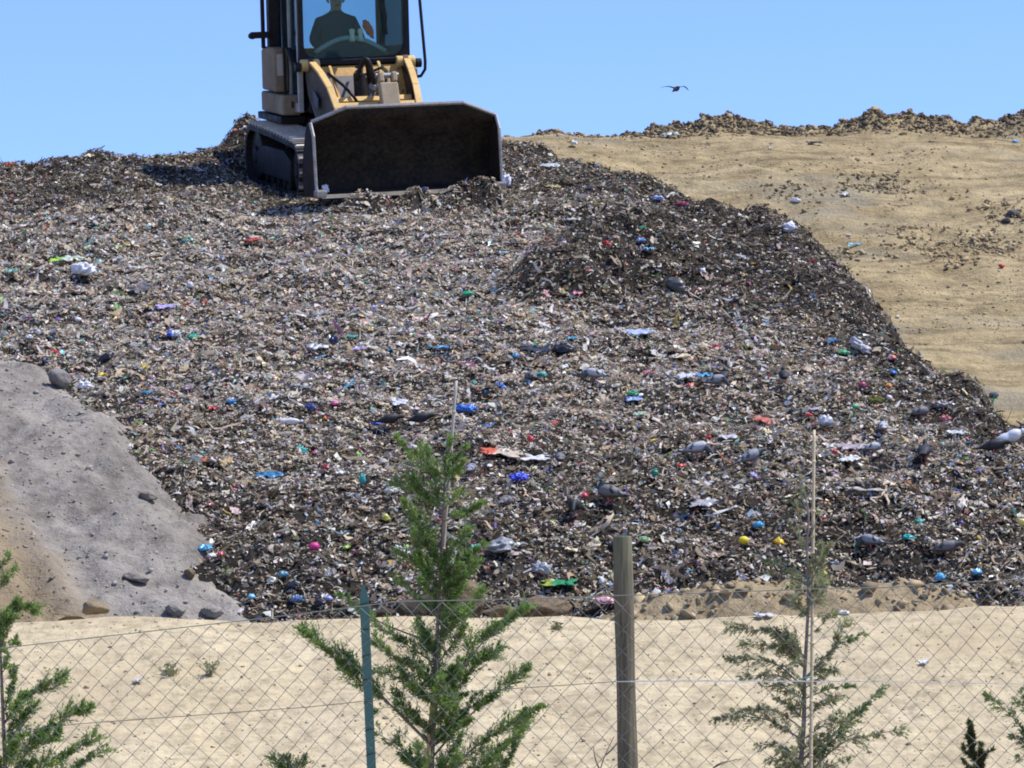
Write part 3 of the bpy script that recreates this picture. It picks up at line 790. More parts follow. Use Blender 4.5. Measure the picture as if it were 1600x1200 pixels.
# lift arms: two bent plates with a bright flange, and the cross tube between them
def lift_arm(s):
    x = s * 0.68
    prof = [(-0.20, 1.80), (-0.30, 1.86), (-0.42, 1.80), (-0.75, 1.68), (-1.10, 1.49), (-1.38, 1.22), (-1.58, 0.90), (-1.78, 0.50), (-1.80, 0.30), (-1.62, 0.28), (-1.36, 0.50), (-1.06, 0.72), (-0.66, 0.98), (-0.30, 1.35), (-0.20, 1.60)]
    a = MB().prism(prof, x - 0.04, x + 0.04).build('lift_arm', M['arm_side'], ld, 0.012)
    top = [(-0.42, 1.80), (-0.75, 1.68), (-1.10, 1.49), (-1.38, 1.22), (-1.58, 0.90), (-1.78, 0.50)]
    fl = MB()
    for p, q in zip(top[:-1], top[1:]):
        fl.add(*(lambda m: (m.v, m.f))(slab(p, q, (x - 0.046, x + 0.046), 0.035, 0.018)))
    fl.build('flange', M['yellow_pale'], a, 0.005)
    for me_ in (a.data, a.children[0].data):
        for v in me_.vertices: v.co.x -= s * 0.10 * min(1.3, max(0, (-0.35 - v.co.y) / 1.0))
    MB().cyl((x - 0.13, -0.30, 1.76), (x + 0.13, -0.30, 1.76), 0.085, 18).build('pivot_pin', M['yellow_pale'], a, 0.01)
    MB().cyl((x + s * 0.14, -0.33, 1.74), (x + s * 0.22, -0.33, 1.74), 0.065, 14).build('hose_elbow', M['black'], a, 0.01)
    # lift cylinder along the inside of the arm
    MB().cyl((x - s * 0.12, -0.45, 1.0), (x - s * 0.12, -1.15, 1.12), 0.06, 14).cyl((x - s * 0.12, -1.15, 1.12), (x - s * 0.12, -1.5, 1.0), 0.035, 12).build('lift_cylinder', M['black'], ld)
    return a
lift_arm(-1); lift_arm(1)
MB().prism([(-1.30, 1.30), (-1.50, 1.08), (-1.40, 0.94), (-1.16, 1.16)], -0.56, 0.56).build('cross_tube', M['yellow_pale'], ld, 0.02)
MB().prism([(-1.05, 1.36), (-1.12, 1.30), (-1.02, 1.22), (-0.95, 1.28)], -0.60, 0.60).build('upper_brace', M['yellow_pale'], ld, 0.01)
MB().prism([(-0.50, 1.76), (-0.56, 1.72), (-1.16, 1.22), (-1.10, 1.18)], -0.47, -0.43).build('brace_bar', M['yellow'], ld, 0.006)
MB().prism([(-0.50, 1.80), (-0.56, 1.76), (-0.76, 1.46), (-0.70, 1.42)], 0.22, 0.26).build('brace_bar', M['yellow_pale'], ld, 0.006)
# tilt lever with a forked head, its cylinder and the hose loop
lv = MB()
lv.add(*(lambda m: (m.v, m.f))(slab((-1.38, 1.56), (-1.80, 0.62), (0.02, 0.28), 0.14)))
lv.add(*(lambda m: (m.v, m.f))(slab((-1.33, 1.70), (-1.38, 1.565), (0.02, 0.095), 0.14)))
lv.add(*(lambda m: (m.v, m.f))(slab((-1.33, 1.70), (-1.38, 1.565), (0.205, 0.28), 0.14)))
lv_o = lv.build('tilt_lever', M['lever_tan'], ld, 0.02)
MB().cyl((-0.01, -1.285, 1.64), (0.31, -1.285, 1.64), 0.038, 14).build('pin', M['steel_worn'], lv_o)
tc = MB().cyl((0.15, -0.30, 1.52), (0.15, -0.85, 1.60), 0.075, 18).build('tilt_cylinder', M['black'], ld, 0.01)
MB().cyl((0.15, -0.85, 1.60), (0.15, -1.28, 1.64), 0.042, 14).build('piston_rod', M['steel_worn'], tc)
MB().cyl((-0.14, -0.98, 1.14), (-0.14, -0.92, 1.66), 0.085, 18).cyl((-0.14, -0.96, 1.1), (-0.14, -0.96, 1.2), 0.10, 16).build('valve_cylinder', M['black'], ld, 0.01)
def arc_tube(p0, p1, lift, r, n=16, out=(0, 0, 0)):
    a, b = Vector(p0), Vector(p1); o = Vector(out)
    return [a.lerp(b, t) + Vector((0, 0, 1)) * lift * math.sin(math.pi * t) + o * math.sin(math.pi * t) for t in np.linspace(0, 1, n)]
MB().tube(arc_tube((-0.20, -0.98, 1.58), (0.03, -1.14, 1.42), 0.36, 0, out=(0, -.06, 0)), 0.034, 10).build('hydraulic_hose', M['rubber'], ld, smooth=True)
MB().tube(arc_tube((-0.16, -0.95, 1.66), (0.05, -0.72, 1.52), 0.26, 0, out=(0, -.1, 0)), 0.03, 10).build('hydraulic_hose', M['rubber'], ld, smooth=True)
MB().tube([(0.02, -1.16, 1.40), (0.1, -1.18, 1.38), (0.03, -1.2, 1.46), (-0.02, -1.1, 1.5)], 0.045, 10).build('hose_coupling', M['steel_worn'], ld)
MB().tube([(-0.50, -0.6, 1.66), (-0.36, -0.9, 1.5), (-0.28, -1.12, 1.36), (-0.22, -1.2, 1.24), (-0.30, -1.28, 1.1)], 0.022, 8).build('hydraulic_hose', M['rubber'], ld, smooth=True)
MB().tube([(0.02, -0.6, 1.62), (0.2, -0.8, 1.72), (0.36, -0.7, 1.6), (0.48, -0.6, 1.5)], 0.02, 8).build('hydraulic_hose', M['rubber'], ld, smooth=True)

# small fittings: bolts on the front cover, plates on the arms, lines along the arm, a grab bar
for xx in (-0.56, -0.03, 0.03, 0.56):
    for t in (0.1, 0.5, 0.9):
        yy, zz = -0.28 - 0.57 * t, 1.74 - 0.72 * t
        MB().cyl((xx, yy - 0.004, zz - 0.003), (xx, yy - 0.030, zz + 0.018), 0.014, 8).build('bolt', M['steel_worn'], fcv)
for o_ in [q for q in list(ld.children) if q.name.startswith('lift_arm')]:
    s = -1 if np.mean([v.co.x for v in o_.data.vertices]) < 0 else 1
    MB().prism([(-0.62, 1.44), (-0.86, 1.34), (-0.86, 1.18), (-0.62, 1.24)], s * 0.705, s * 0.722).build('decal_plate', M['decal'], o_)
    MB().prism([(-1.30, 1.02), (-1.40, 0.92), (-1.40, 0.76), (-1.30, 0.84)], s * 0.632, s * 0.642).build('decal_plate', M['sticker'], o_)
    MB().tube([(s * 0.61, -0.40, 1.70), (s * 0.60, -0.80, 1.56), (s * 0.55, -1.12, 1.36), (s * 0.52, -1.36, 1.08), (s * 0.50, -1.52, 0.85)], 0.014, 6).build('grease_line', M['rubber'], o_, smooth=True)
    MB().cyl((s * 0.52, -1.36, 1.16), (s * 0.63, -1.36, 1.16), 0.05, 14).build('arm_boss', M['yellow'], o_, 0.008)
slab((-0.70, 1.24), (-0.80, 1.11), (-0.40, -0.18), 0.03, 0.03).build('step_plate', M['black'], ld, 0.005)
slab((-0.66, 1.30), (-0.84, 1.06), (0.34, 0.52), 0.04, 0.04).build('valve_block', M['grey_panel'], ld, 0.01)
MB().tube([(0.30, -0.42, 1.72), (0.34, -0.60, 1.66), (0.28, -0.72, 1.50), (0.36, -0.84, 1.30)], 0.018, 8).build('hydraulic_hose', M['rubber'], ld, smooth=True)
MB().tube([(-0.06, -0.45, 1.72), (-0.04, -0.70, 1.74), (-0.10, -0.86, 1.62)], 0.02, 8).build('hydraulic_hose', M['rubber'], ld, smooth=True)
# bucket
BZ = lambda z: z * 0.845 + 0.165
BY = lambda y, z: -2.95 + (y + 2.95) * 0.80 - 0.30 * max(z, 0)
BW = 1.26
prof = [(-2.95, 0.02), (-2.30, 0.04), (-2.08, 0.12), (-1.96, 0.32), (-1.93, 0.62), (-1.98, 0.95), (-2.08, 1.16), (-2.20, 1.33)]
th = [(-2.95, -0.02), (-2.28, -0.01), (-2.04, 0.08), (-1.90, 0.30), (-1.87, 0.62), (-1.92, 0.97), (-2.02, 1.18), (-2.15, 1.36)]
def clipz(x):
    """height limit of the shell: the top corners are cut off at a slant"""
    ax = abs(x)
    return 1.36 if ax < 0.80 else 1.36 - (ax - 0.80) / (BW - 0.80) * 0.23
sh = MB()
cols_ = [-BW, -1.03, -0.80, -0.4, 0, 0.4, 0.80, 1.03, BW]
V = []
for x in cols_:
    zl = clipz(x)
    for P_ in (prof, th):
        for (a, b) in P_: 
            k = 1.0 if b < 0.9 else 1 - (1.36 - zl) / 0.46 * (b - 0.9) / 0.46
            V.append((x, a, 0.9 + (b - 0.9) * (1 - (1.36 - zl) / 0.46) if b > 0.9 else b))
n8 = len(prof); st = 2 * n8; Fs = []
for c in range(len(cols_) - 1):
    for i in range(n8 - 1):
        a = c * st + i
        Fs += [(a, a + 1, a + st + 1, a + st), (a + n8, a + st + n8, a + st + n8 + 1, a + n8 + 1)]
    Fs += [(c * st, c * st + st, c * st + st + n8, c * st + n8), (c * st + n8 - 1, c * st + 2 * n8 - 1, c * st + st + 2 * n8 - 1, c * st + st + n8 - 1)]
V = [(p[0], BY(p[1], p[2]), BZ(p[2])) for p in V]
bk_o = sh.add(V, Fs).build('bucket', M['steel_dark'], ld, smooth=True)
for s in (-1, 1):
    side = [(-2.93, 0.0), (-2.28, -0.02), (-2.03, 0.08), (-1.88, 0.30), (-1.86, 0.62), (-1.91, 0.95), (-1.99, 1.13), (-2.14, 1.15), (-2.42, 0.95), (-2.62, 0.55), (-2.80, 0.18)]
    sp = MB().prism([(BY(p, q), BZ(q)) for p, q in side], s * BW + (-0.03 if s < 0 else 0.0), s * BW + (0.0 if s < 0 else 0.03)).build('side_plate', M['steel_dark'], bk_o)
    ed = MB().tube([(s * (BW + .015), BY(*p), BZ(p[1])) for p in ((-2.86, 0.10), (-2.80, 0.18), (-2.62, 0.55), (-2.42, 0.95), (-2.16, 1.15))], 0.022, 6).build('side_edge', M['steel_worn'], bk_o)
    MB().box((s * (BW - 0.03), -2.92, BZ(0.06)), (0.14, 0.20, 0.10)).build('corner_tooth', M['steel_worn'], bk_o, 0.02)
MB().prism([(-3.05, BZ(0.0)), (-2.85, BZ(-0.03)), (-2.85, BZ(0.04))], -1.24, 1.24).build('cutting_edge', M['steel_worn'], bk_o, 0.004)
MB().tube([(-1.03 * 1.22, BY(-2.13, 1.16), BZ(1.16)), (-0.80, BY(-2.17, 1.375), BZ(1.375)), (0.80, BY(-2.17, 1.375), BZ(1.375)), (1.03 * 1.22, BY(-2.13, 1.16), BZ(1.16))], 0.028, 8).build('top_lip', M['steel_worn'], bk_o)
for x in (-0.62, 0.62, 0.15):
    MB().prism([(-2.16, 0.40), (-1.74, 0.36), (-1.80, 0.85), (-2.30, 0.95)], x - 0.03 + 0.12, x + 0.03 + 0.12).build('hinge_lug', M['steel_dark'], bk_o)

# cab
C0, C1, CF, CR = -0.79, 0.79, -0.16, 1.22         # x0, x1, front, rear
ZB, ZT = 1.82, 3.35
def rounded(cx0, cx1, z0, z1, r, n=6):
    P_ = []
    for (ax, az, a0) in ((cx1 - r, z1 - r, 0), (cx0 + r, z1 - r, 90), (cx0 + r, z0 + r, 180), (cx1 - r, z0 + r, 270)):
        P_ += [(ax + r * math.cos(R(a0 + 90 * k / n)), az + r * math.sin(R(a0 + 90 * k / n))) for k in range(n + 1)]
    return P_
def frame_ring(outer, inner, y0, y1):
    n = len(outer); V, Fs = [], []
    for y in (y0, y1):
        V += [(a, y, b) for a, b in outer] + [(a, y, b) for a, b in inner]
    for i in range(n):
        j = (i + 1) % n
        Fs += [(i, j, n + j, n + i), (2 * n + i, 3 * n + i, 3 * n + j, 2 * n + j), (i, 2 * n + i, 2 * n + j, j), (n + i, n + j, 3 * n + j, 3 * n + i)]
    return MB().add(V, Fs)
# keep both rings the same point count
oin = rounded(C0 + 0.07, C1 - 0.07, ZB + 0.02, ZT - 0.1, 0.20)
oout = rounded(C0, C1, ZB - 0.07, ZT, 0.05)
cab = frame_ring(oout, oin, CF, CF + 0.09).build('cab', M['black'], ld, 0.008)
ws = MB().add([(a, CF + 0.045, b) for a, b in oin] + [(a, CF + 0.053, b) for a, b in oin], [tuple(range(len(oin))), tuple(range(2 * len(oin) - 1, len(oin) - 1, -1))]).build('windshield', M['glass'], cab)
for s, gm_ in ((-1, 'glass'), (1, 'glass_dusty')):
    x = C0 if s < 0 else C1
    xi = x - s * 0.07
    a, b = min(x, xi), max(x, xi)
    dr = MB()
    zb = 1.10 if s < 0 else 1.10
    dr.prism([(CF + 0.09, zb), (CF + 0.17, zb), (CF + 0.17, ZT - 0.05), (CF + 0.09, ZT - 0.05)], a, b)
    dr.prism([(CR - 0.10, zb), (CR, zb), (CR, ZT - 0.05), (CR - 0.10, ZT - 0.05)], a, b)
    dr.prism([(CF + 0.17, zb), (CR - 0.10, zb), (CR - 0.10, zb + 0.12), (CF + 0.17, zb + 0.12)], a, b)
    dr.prism([(CF + 0.17, ZT - 0.15), (CR - 0.10, ZT - 0.15), (CR - 0.10, ZT - 0.05), (CF + 0.17, ZT - 0.05)], a, b)
    if s > 0: dr.prism([(CF + 0.17, 1.22), (CR - 0.10, 1.22), (CR - 0.10, 1.80), (CF + 0.17, 1.80)], a, b)
    else: dr.prism([(0.44, 1.22), (0.50, 1.22), (0.50, ZT - 0.15), (0.44, ZT - 0.15)], a, b)
    d_o = dr.build('cab_door', M['pale_frame'] if s < 0 else M['interior'], cab, 0.008)
    m_ = (a + b) / 2
    g0 = 1.22 if s < 0 else 1.80
    MB().box((m_, (CF + 0.17 + CR - 0.10) / 2, (g0 + ZT - 0.15) / 2), (0.008, CR - CF - 0.27, ZT - 0.15 - g0)).build('window', M[gm_], d_o)
bk = MB()
bk.box((0, CR + 0.04, ZT - 0.1), (1.58, 0.07, 0.14)).box((0, CR + 0.04, 1.86), (1.58, 0.07, 0.10))
for s in (-1, 1): bk.box((s * 0.74, CR + 0.04, 2.5), (0.10, 0.07, 1.6))
rw = bk.build('rear_frame', M['black'], cab, 0.008)
MB().box((0, CR + 0.04, 2.57), (1.38, 0.008, 1.33)).build('window', M['glass'], rw)
MB().box((0, 0.55, 1.14), (1.32, 1.3, 0.06)).build('floor', M['interior'], cab)
MB().box((0, 0.52, ZT + 0.08), (1.62, 1.60, 0.13)).build('roof', M['yellow'], cab, 0.04)
MB().box((0, CR - 0.02, 1.5), (1.30, 0.05, 0.66)).build('bulkhead', M['interior'], cab)
MB().box((0, CF + 0.06, 1.42), (1.30, 0.05, 0.66)).build('bulkhead', M['interior'], cab)
# curved dashboard, two pale knobs, seat
dz = MB(); pr = []
for t in np.linspace(0, 1, 17):
    x = -0.50 + 1.0 * t
    z = 1.84 + 0.25 * math.sin(math.pi * (0.08 + 0.86 * t)) 
    pr.append((x, z))
V = []; 
for (y, dzz) in ((0.06, -0.04), (0.12, 0.0), (0.24, 0.0), (0.30, -0.06)):
    V += [(x, y, z + dzz) for x, z in pr]
V += [(x, 0.06, 1.62) for x, z in pr]
n = 17; Fs = []
for k in range(3):
    for i in range(n - 1): Fs.append((k * n + i, k * n + i + 1, (k + 1) * n + i + 1, (k + 1) * n + i))
for i in range(n - 1): Fs.append((4 * n + i, 4 * n + i + 1, i + 1, i))
db = MB().add(V, Fs).build('dashboard', M['interior'], cab)
MB().tube([(x, 0.09, z + 0.01) for x, z in pr], 0.034, 8).build('dash_rim', M['dash'], db, smooth=True)
for x in (0.03, 0.15):
    MB().tube([(x, 0.08, 2.050), (x, 0.08, 2.100), (x, 0.08, 2.150), (x, 0.08, 2.185), (x, 0.08, 2.215), (x, 0.08, 2.225)], [0.045, 0.036, 0.03, 0.042, 0.036, 0.01], 12).build('control_knob', M['knob'], db, smooth=True)
st_o = MB().box((-0.06, 0.72, 1.62), (0.5, 0.5, 0.14)).build('seat', M['interior'], cab, 0.04)
MB().box((-0.06, 0.98, 1.98), (0.46, 0.12, 0.62)).build('seat_back', M['interior'], st_o, 0.05)
MB().box((-0.06, 0.74, 1.36), (0.36, 0.36, 0.38)).build('seat_base', M['interior'], st_o, 0.02)
MB().tube([(0.40, CF - 0.02, 2.02), (0.46, CF - 0.03, 2.4), (0.34, CF - 0.03, 2.85)], 0.012, 6).box((0.43, CF - 0.035, 2.45), (0.03, 0.02, 0.62), Matrix.Rotation(R(-4), 3, 'Y')).build('wiper', M['black'], cab)
MB().tube([(0.22, 0.5, 3.2), (0.24, 0.42, 2.95), (0.36, 0.36, 2.78), (0.40, 0.34, 2.70)], 0.012, 6).build('cable', M['black'], cab)
# handrails and mirror arm
MB().tube([(-0.80, 0.50, 3.15), (-0.87, 0.44, 3.10), (-0.88, 0.42, 2.95), (-0.88, 0.34, 1.35), (-0.86, 0.36, 1.22), (-0.80, 0.42, 1.18)], 0.02, 8).build('handrail', M['black'], ld, smooth=True)
MB().tube([(0.80, 0.2, 3.4), (0.92, 0.0, 3.1), (0.96, -0.12, 2.6), (0.99, -0.22, 1.75), (0.985, -0.22, 1.64), (0.93, -0.2, 1.55), (0.78, -0.12, 1.52)], 0.022, 8).build('handrail', M['black'], ld, smooth=True)
MB().tube([(-0.82, 0.3, 1.95), (-0.86, 0.1, 1.9), (-0.84, 0.0, 1.78), (-0.76, -0.12, 1.72)], 0.04, 8).build('hydraulic_hose', M['rubber'], ld, smooth=True)

# ------------------------------------------------------------------ driver
M['jacket'] = paint('navy_jacket', (0.016, 0.026, 0.045), (0.02, 0.028, 0.04), 0.3, 0.85)
M['skin'] = paint('skin', (0.36, 0.21, 0.14), (0.33, 0.19, 0.13), 0.3, 0.6)
M['hair'] = paint('dark_hair', (0.02, 0.016, 0.013), (0.03, 0.025, 0.02), 0.3, 0.7)
def skin_body(name, pts, edges, mats, pick, parent=None):
    me = bpy.data.meshes.new(name)
    me.from_pydata([p[0] for p in pts], edges, [])
    o = bpy.data.objects.new(name, me); COL.objects.link(o)
    sm = o.modifiers.new('skin', 'SKIN'); sm.use_smooth_shade = True
    for i, p in enumerate(pts):
        r = p[1] if isinstance(p[1], tuple) else (p[1], p[1])
        me.skin_vertices[0].data[i].radius = r
        me.skin_vertices[0].data[i].use_root = (i == 0)
    ss = o.modifiers.new('sub', 'SUBSURF'); ss.levels = 2; ss.render_levels = 2
    dg = bpy.context.evaluated_depsgraph_get()
    m2 = bpy.data.meshes.new_from_object(o.evaluated_get(dg))
    o.modifiers.clear(); o.data = m2; m2.name = name
    for q in mats: m2.materials.append(q)
    for f in m2.polygons:
        f.use_smooth = True; f.material_index = pick(f.center)
    if parent: o.parent = parent
    return o
pts = [((0, 0, 0.0), (0.17, 0.13)), ((0, -0.02, 0.18), (0.16, 0.12)), ((0, -0.03, 0.36), (0.19, 0.13)), ((0, -0.02, 0.50), (0.15, 0.10)), ((0, -0.03, 0.585), (0.058, 0.06)),
       ((0, -0.05, 0.66), (0.066, 0.075)), ((0, -0.055, 0.74), (0.080, 0.10)), ((0, -0.05, 0.82), (0.072, 0.085)), ((0, -0.05, 0.86), (0.035, 0.04))]
edges = [(i, i + 1) for i in range(8)]
for s in (-1, 1):
    k = len(pts)
    pts += [((s * 0.19, -0.02, 0.47), 0.075), ((s * 0.285, -0.05, 0.24), 0.058), ((s * 0.235, -0.29, 0.13), 0.044), ((s * 0.19, -0.42, 0.155), 0.03), ((s * 0.185, -0.48, 0.16), (0.04, 0.02))]
    edges += [(3, k), (k, k + 1), (k + 1, k + 2), (k + 2, k + 3), (k + 3, k + 4)]
    for j in range(4):
        q = len(pts); fx = s * 0.185 + (j - 1.5) * 0.021; L = (0.065, 0.078, 0.073, 0.055)[j]
        pts += [((fx, -0.51, 0.165), 0.0095), ((fx, -0.51 - L * .45, 0.172), 0.009), ((fx, -0.51 - L * .75, 0.145), 0.008), ((fx, -0.51 - L * .6, 0.118), 0.007)]
        edges += [(k + 4, q), (q, q + 1), (q + 1, q + 2), (q + 2, q + 3)]
    q = len(pts)
    pts += [((s * 0.185 - s * 0.045, -0.47, 0.15), 0.011), ((s * 0.185 - s * 0.06, -0.50, 0.13), 0.010), ((s * 0.185 - s * 0.05, -0.53, 0.115), 0.008)]
    edges += [(k + 3, q), (q, q + 1), (q + 1, q + 2)]
    q = len(pts)
    pts += [((s * 0.10, -0.05, -0.02), 0.10), ((s * 0.15, -0.46, 0.04), 0.075), ((s * 0.15, -0.52, -0.38), 0.052), ((s * 0.15, -0.62, -0.44), (0.045, 0.035))]
    edges += [(0, q), (q, q + 1), (q + 1, q + 2), (q + 2, q + 3)]
def who(c):
    return 1 if (c.z > 0.60 or (c.y < -0.43 and 0.08 < c.z < 0.25 and abs(c.x) > 0.09 and c.y < -0.44 and not (c.z < 0.10))) else 0
pm = skin_body('person', pts, edges, [M['jacket'], M['skin']], who)
pm.matrix_world = LM @ Matrix.Translation((-0.045, 0.70, 1.78)) @ Matrix.Diagonal((1.22, 1.1, 1.12, 1))
tag(pm, 'driver in a dark jacket seated behind the loader windshield, arms forward on the controls', 'person')
hr = MB(); V = []; Fs = []
for i in range(7):
    a = R(90) * i / 6
    for k in range(16):
        b_ = 2 * math.pi * k / 16
        V.append((0.092 * math.cos(a) * math.cos(b_), -0.035 + 0.108 * math.cos(a) * math.sin(b_), 0.775 + 0.105 * math.sin(a)))
for i in range(6):
    for k in range(16): Fs.append((i * 16 + k, i * 16 + (k + 1) % 16, (i + 1) * 16 + (k + 1) % 16, (i + 1) * 16 + k))
hr.add(V, Fs).build('hair', M['hair'], pm, smooth=True)
fc_ = MB()
fc_.add([(-0.012, -0.148, 0.725), (0.012, -0.148, 0.725), (0, -0.172, 0.705), (0, -0.15, 0.765), (0, -0.15, 0.70)], [(0, 1, 2), (0, 2, 3), (1, 3, 2), (0, 4, 2), (1, 2, 4)])
fc_.build('nose', M['skin'], pm, smooth=True)
for s in (-1, 1):
    MB().tube([(s * 0.030 - .014, -0.143, 0.752), (s * 0.030, -0.149, 0.752), (s * 0.030 + .014, -0.143, 0.752)], [0.004, 0.009, 0.004], 8).build('eye', M['hair'], pm, smooth=True)
    MB().tube([(s * 0.083, -0.04, 0.70), (s * 0.095, -0.035, 0.73), (s * 0.092, -0.03, 0.765)], [0.008, 0.016, 0.010], 8).build('ear', M['skin'], pm, smooth=True)
MB().tube([(-0.026, -0.137, 0.675), (0, -0.145, 0.673), (0.026, -0.137, 0.675)], [0.003, 0.007, 0.003], 8).build('mouth', M['hair'], pm, smooth=True)

# orange cloth hung in the cab
def crumple(V, amp, seed, freq=(4, 11), k=7):
    r = np.random.default_rng(seed)
    out = V.copy(); nr = unit(V + 1e-6)
    s = np.zeros(len(V))
    for _ in range(k):
        d = unit(r.normal(size=3)); f = r.uniform(*freq)
        s += np.abs(np.sin((V @ d) * f + r.uniform(0, 6.3))) - 0.6
    return out + nr * (s / k * amp * 2)[:, None]
def ico(sub):
    bm = bmesh.new(); bmesh.ops.create_icosphere(bm, subdivisions=sub, radius=1.0)
    V = np.array([v.co[:] for v in bm.verts]); T = np.array([[v.index for v in f.verts] for f in bm.faces])
    bm.free(); return V, T
ICO3, ICO2, ICO4 = ico(3), ico(2), ico(4)
M['hivis'] = paint('hivis_orange', (0.95, 0.17, 0.05), (0.8, 0.15, 0.05), 0.4, 0.8)
V = crumple(ICO3[0], 0.4, 9, (2, 6)) * np.array([0.055, 0.04, 0.15])
ov = link('hivis_vest', np_mesh('hivis_vest', V, ICO3[1]), M['hivis'], smooth=True)
ov.matrix_world = LM @ Matrix.Translation((0.36, 0.45, 2.20)) @ Matrix.Rotation(R(-35), 4, 'X') @ Matrix.Rotation(R(-14), 4, 'Y')
tag(ov, 'crumpled orange high visibility vest hanging beside the driver in the cab', 'vest')
# ------------------------------------------------------------------ chain-link fence
FD = 16.0
def wood():
    m, nt, b = new_mat('weathered_wood')
    p = obj(nt)
    g = noise(nt, p, 9, 6, 0.7, (9.0, 9.0, 0.5))
    c = ramp(nt, g, [(0.30, (0.035, 0.028, 0.021)), (0.45, (0.115, 0.10, 0.067)), (0.60, (0.185, 0.162, 0.108)), (0.8, (0.25, 0.215, 0.15))])
    s = nd(nt, 'ShaderNodeSeparateXYZ'); nt.links.new(p, s.inputs[0])
    hz = nd(nt, 'ShaderNodeMapRange'); nt.links.new(s.outputs[2], hz.inputs[0]); hz.inputs[1].default_value = 1.75; hz.inputs[2].default_value = 2.55
    moss = mix(nt, 0.5, noise(nt, p, 14, 5, 0.65), hz.outputs[0])
    c = mix(nt, ramp(nt, moss, [(0.42, (0, 0, 0)), (0.72, (0.8, 0.8, 0.8))]), c, (0.115, 0.135, 0.06))
    nt.links.new(c, b.inputs['Base Color']); b.inputs['Roughness'].default_value = 0.9
    bump(nt, b, g, 0.7, 0.006)
    return m
M['wood'] = wood()
M['teal'] = paint('teal_post_paint', (0.052, 0.155, 0.135), (0.075, 0.13, 0.115), 0.5, 0.45, 0.0, 6)
M['wire'] = paint('green_wire', (0.19, 0.21, 0.185), (0.19, 0.18, 0.15), 0.5, 0.8, 0.0, 8)
M['white_wire'] = paint('white_wire', (0.80, 0.80, 0.78), (0.55, 0.53, 0.5), 0.3, 0.4, 0.0, 8)
fence = empty('chain_link_fence', (0, FD, 0))
tag(fence, 'green wire diamond mesh fence with a round wooden post and a thin teal metal post', 'fence')
_tw = [(-1500, 1180), (-300, 1048), (28, 1010), (150, 996), (414, 966), (568, 947), (620, 940), (740, 938), (875, 934), (975, 930.5), (1120, 926), (1250, 921), (1384, 918), (1490, 911), (1600, 905), (1900, 890), (2600, 860)]
_twx = [(a - 800) / F * FD for a, b in _tw]; _twz = [at(a, b, FD).z for a, b in _tw]
topz = lambda x: float(np.interp(x, _twx, _twz))
def wpath(pts, y, r, nm, mat, n=5):
    P_ = [at(a, b, FD) - Vector((0, FD, 0)) + Vector((0, y, 0)) for a, b in pts]
    Q = []
    for p, q in zip(P_[:-1], P_[1:]):
        k = max(2, int((q - p).length / 0.15))
        Q += [p.lerp(q, i / k) for i in range(k)]
    Q.append(P_[-1])
    return MB().tube(Q, r, n).build(nm, mat, fence, smooth=True)
wpath(_tw[1:-1], -0.012, 0.0020, 'top_wire', M['wire'])
wpath([(-300, 1180), (123, 1131), (480, 1105), (566, 1096), (740, 1080), (878, 1071), (962, 1065)], -0.012, 0.0015, 'middle_wire', M['wire'])
mw = wpath([(962, 1065), (1040, 1064), (1280, 1064.5), (1345, 1065)], -0.012, 0.0021, 'straining_wire', M['white_wire'])
mw['label'] = 'bright white straining wire right of the wooden post'
wpath([(1345, 1065), (1450, 1067), (1600, 1069), (1900, 1072)], -0.012, 0.0012, 'middle_wire', M['white_wire'])
# the mesh: each wire zigzags between its two neighbours
mm = MB()
pw, ph = 0.0815, 0.0840
nw = int(6.4 / (pw / 2))
for i in range(nw):
    x0 = -3.2 + i * pw / 2
    zt = topz(x0)
    m = int((zt - 0.02) / (ph / 2))
    path = []
    for k in range(m + 1):
        side = (k + i) % 2
        x = x0 + (pw / 2 if side else 0.0) + (0.001 if side else -0.001)
        z = topz(x) - 0.004 - k * ph / 2
        wx = 0.010 * math.sin(x * 2.1 + z * 1.7) + 0.006 * math.sin(x * 5.3 - z * 4.1 + 1.3) + 0.0022 * math.sin(x * 31 + z * 23)
        wz = 0.012 * math.sin(x * 1.4 + 0.6 + z) + 0.005 * math.sin(x * 6.1 + z * 3.7)
        path.append((x + wx, (0.0028 if side else -0.0028) * (1 if i % 2 else -1) - 0.006, z + wz * min(1, k / 6)))
    mm.tube(path, 0.00155, 4, cap=False)
mm.build('wire_mesh', M['wire'], fence)
# wooden post
P_ = []; rs = []
top, bot = at(972.5, 838, FD + 0.055), at(981, 1200, FD + 0.055)
d = (bot - top).normalized()
L = top.z / -d.z
pm_ = MB(); path = [top + d * t for t in np.linspace(0, L + 0.2, 30)]
radii = [0.0368 + 0.0015 * math.sin(t * 9) + 0.0045 * t / L for t in np.linspace(0, L, 30)]
radii[0] = 0.033
path[1] = top + d * 0.006
radii[1] = 0.0358
wp = pm_.tube([p - Vector((0, FD, 0)) for p in path], radii, 28).build('wooden_post', M['wood'], fence, smooth=False)
wp.data.polygons.foreach_set('use_smooth', [len(f.vertices) == 4 for f in wp.data.polygons])
wp['label'] = 'round weathered grey green wooden post'
c_ = at(978, 1065, FD + 0.055) - Vector((0, FD, 0))
MB().tube([c_ + Vector((0.0435 * math.cos(a), 0.0435 * math.sin(a), 0.0008 * math.sin(3 * a))) for a in np.linspace(0, 2 * math.pi, 33)], 0.0016, 5).build('wire_loop', M['white_wire'], wp, smooth=True)
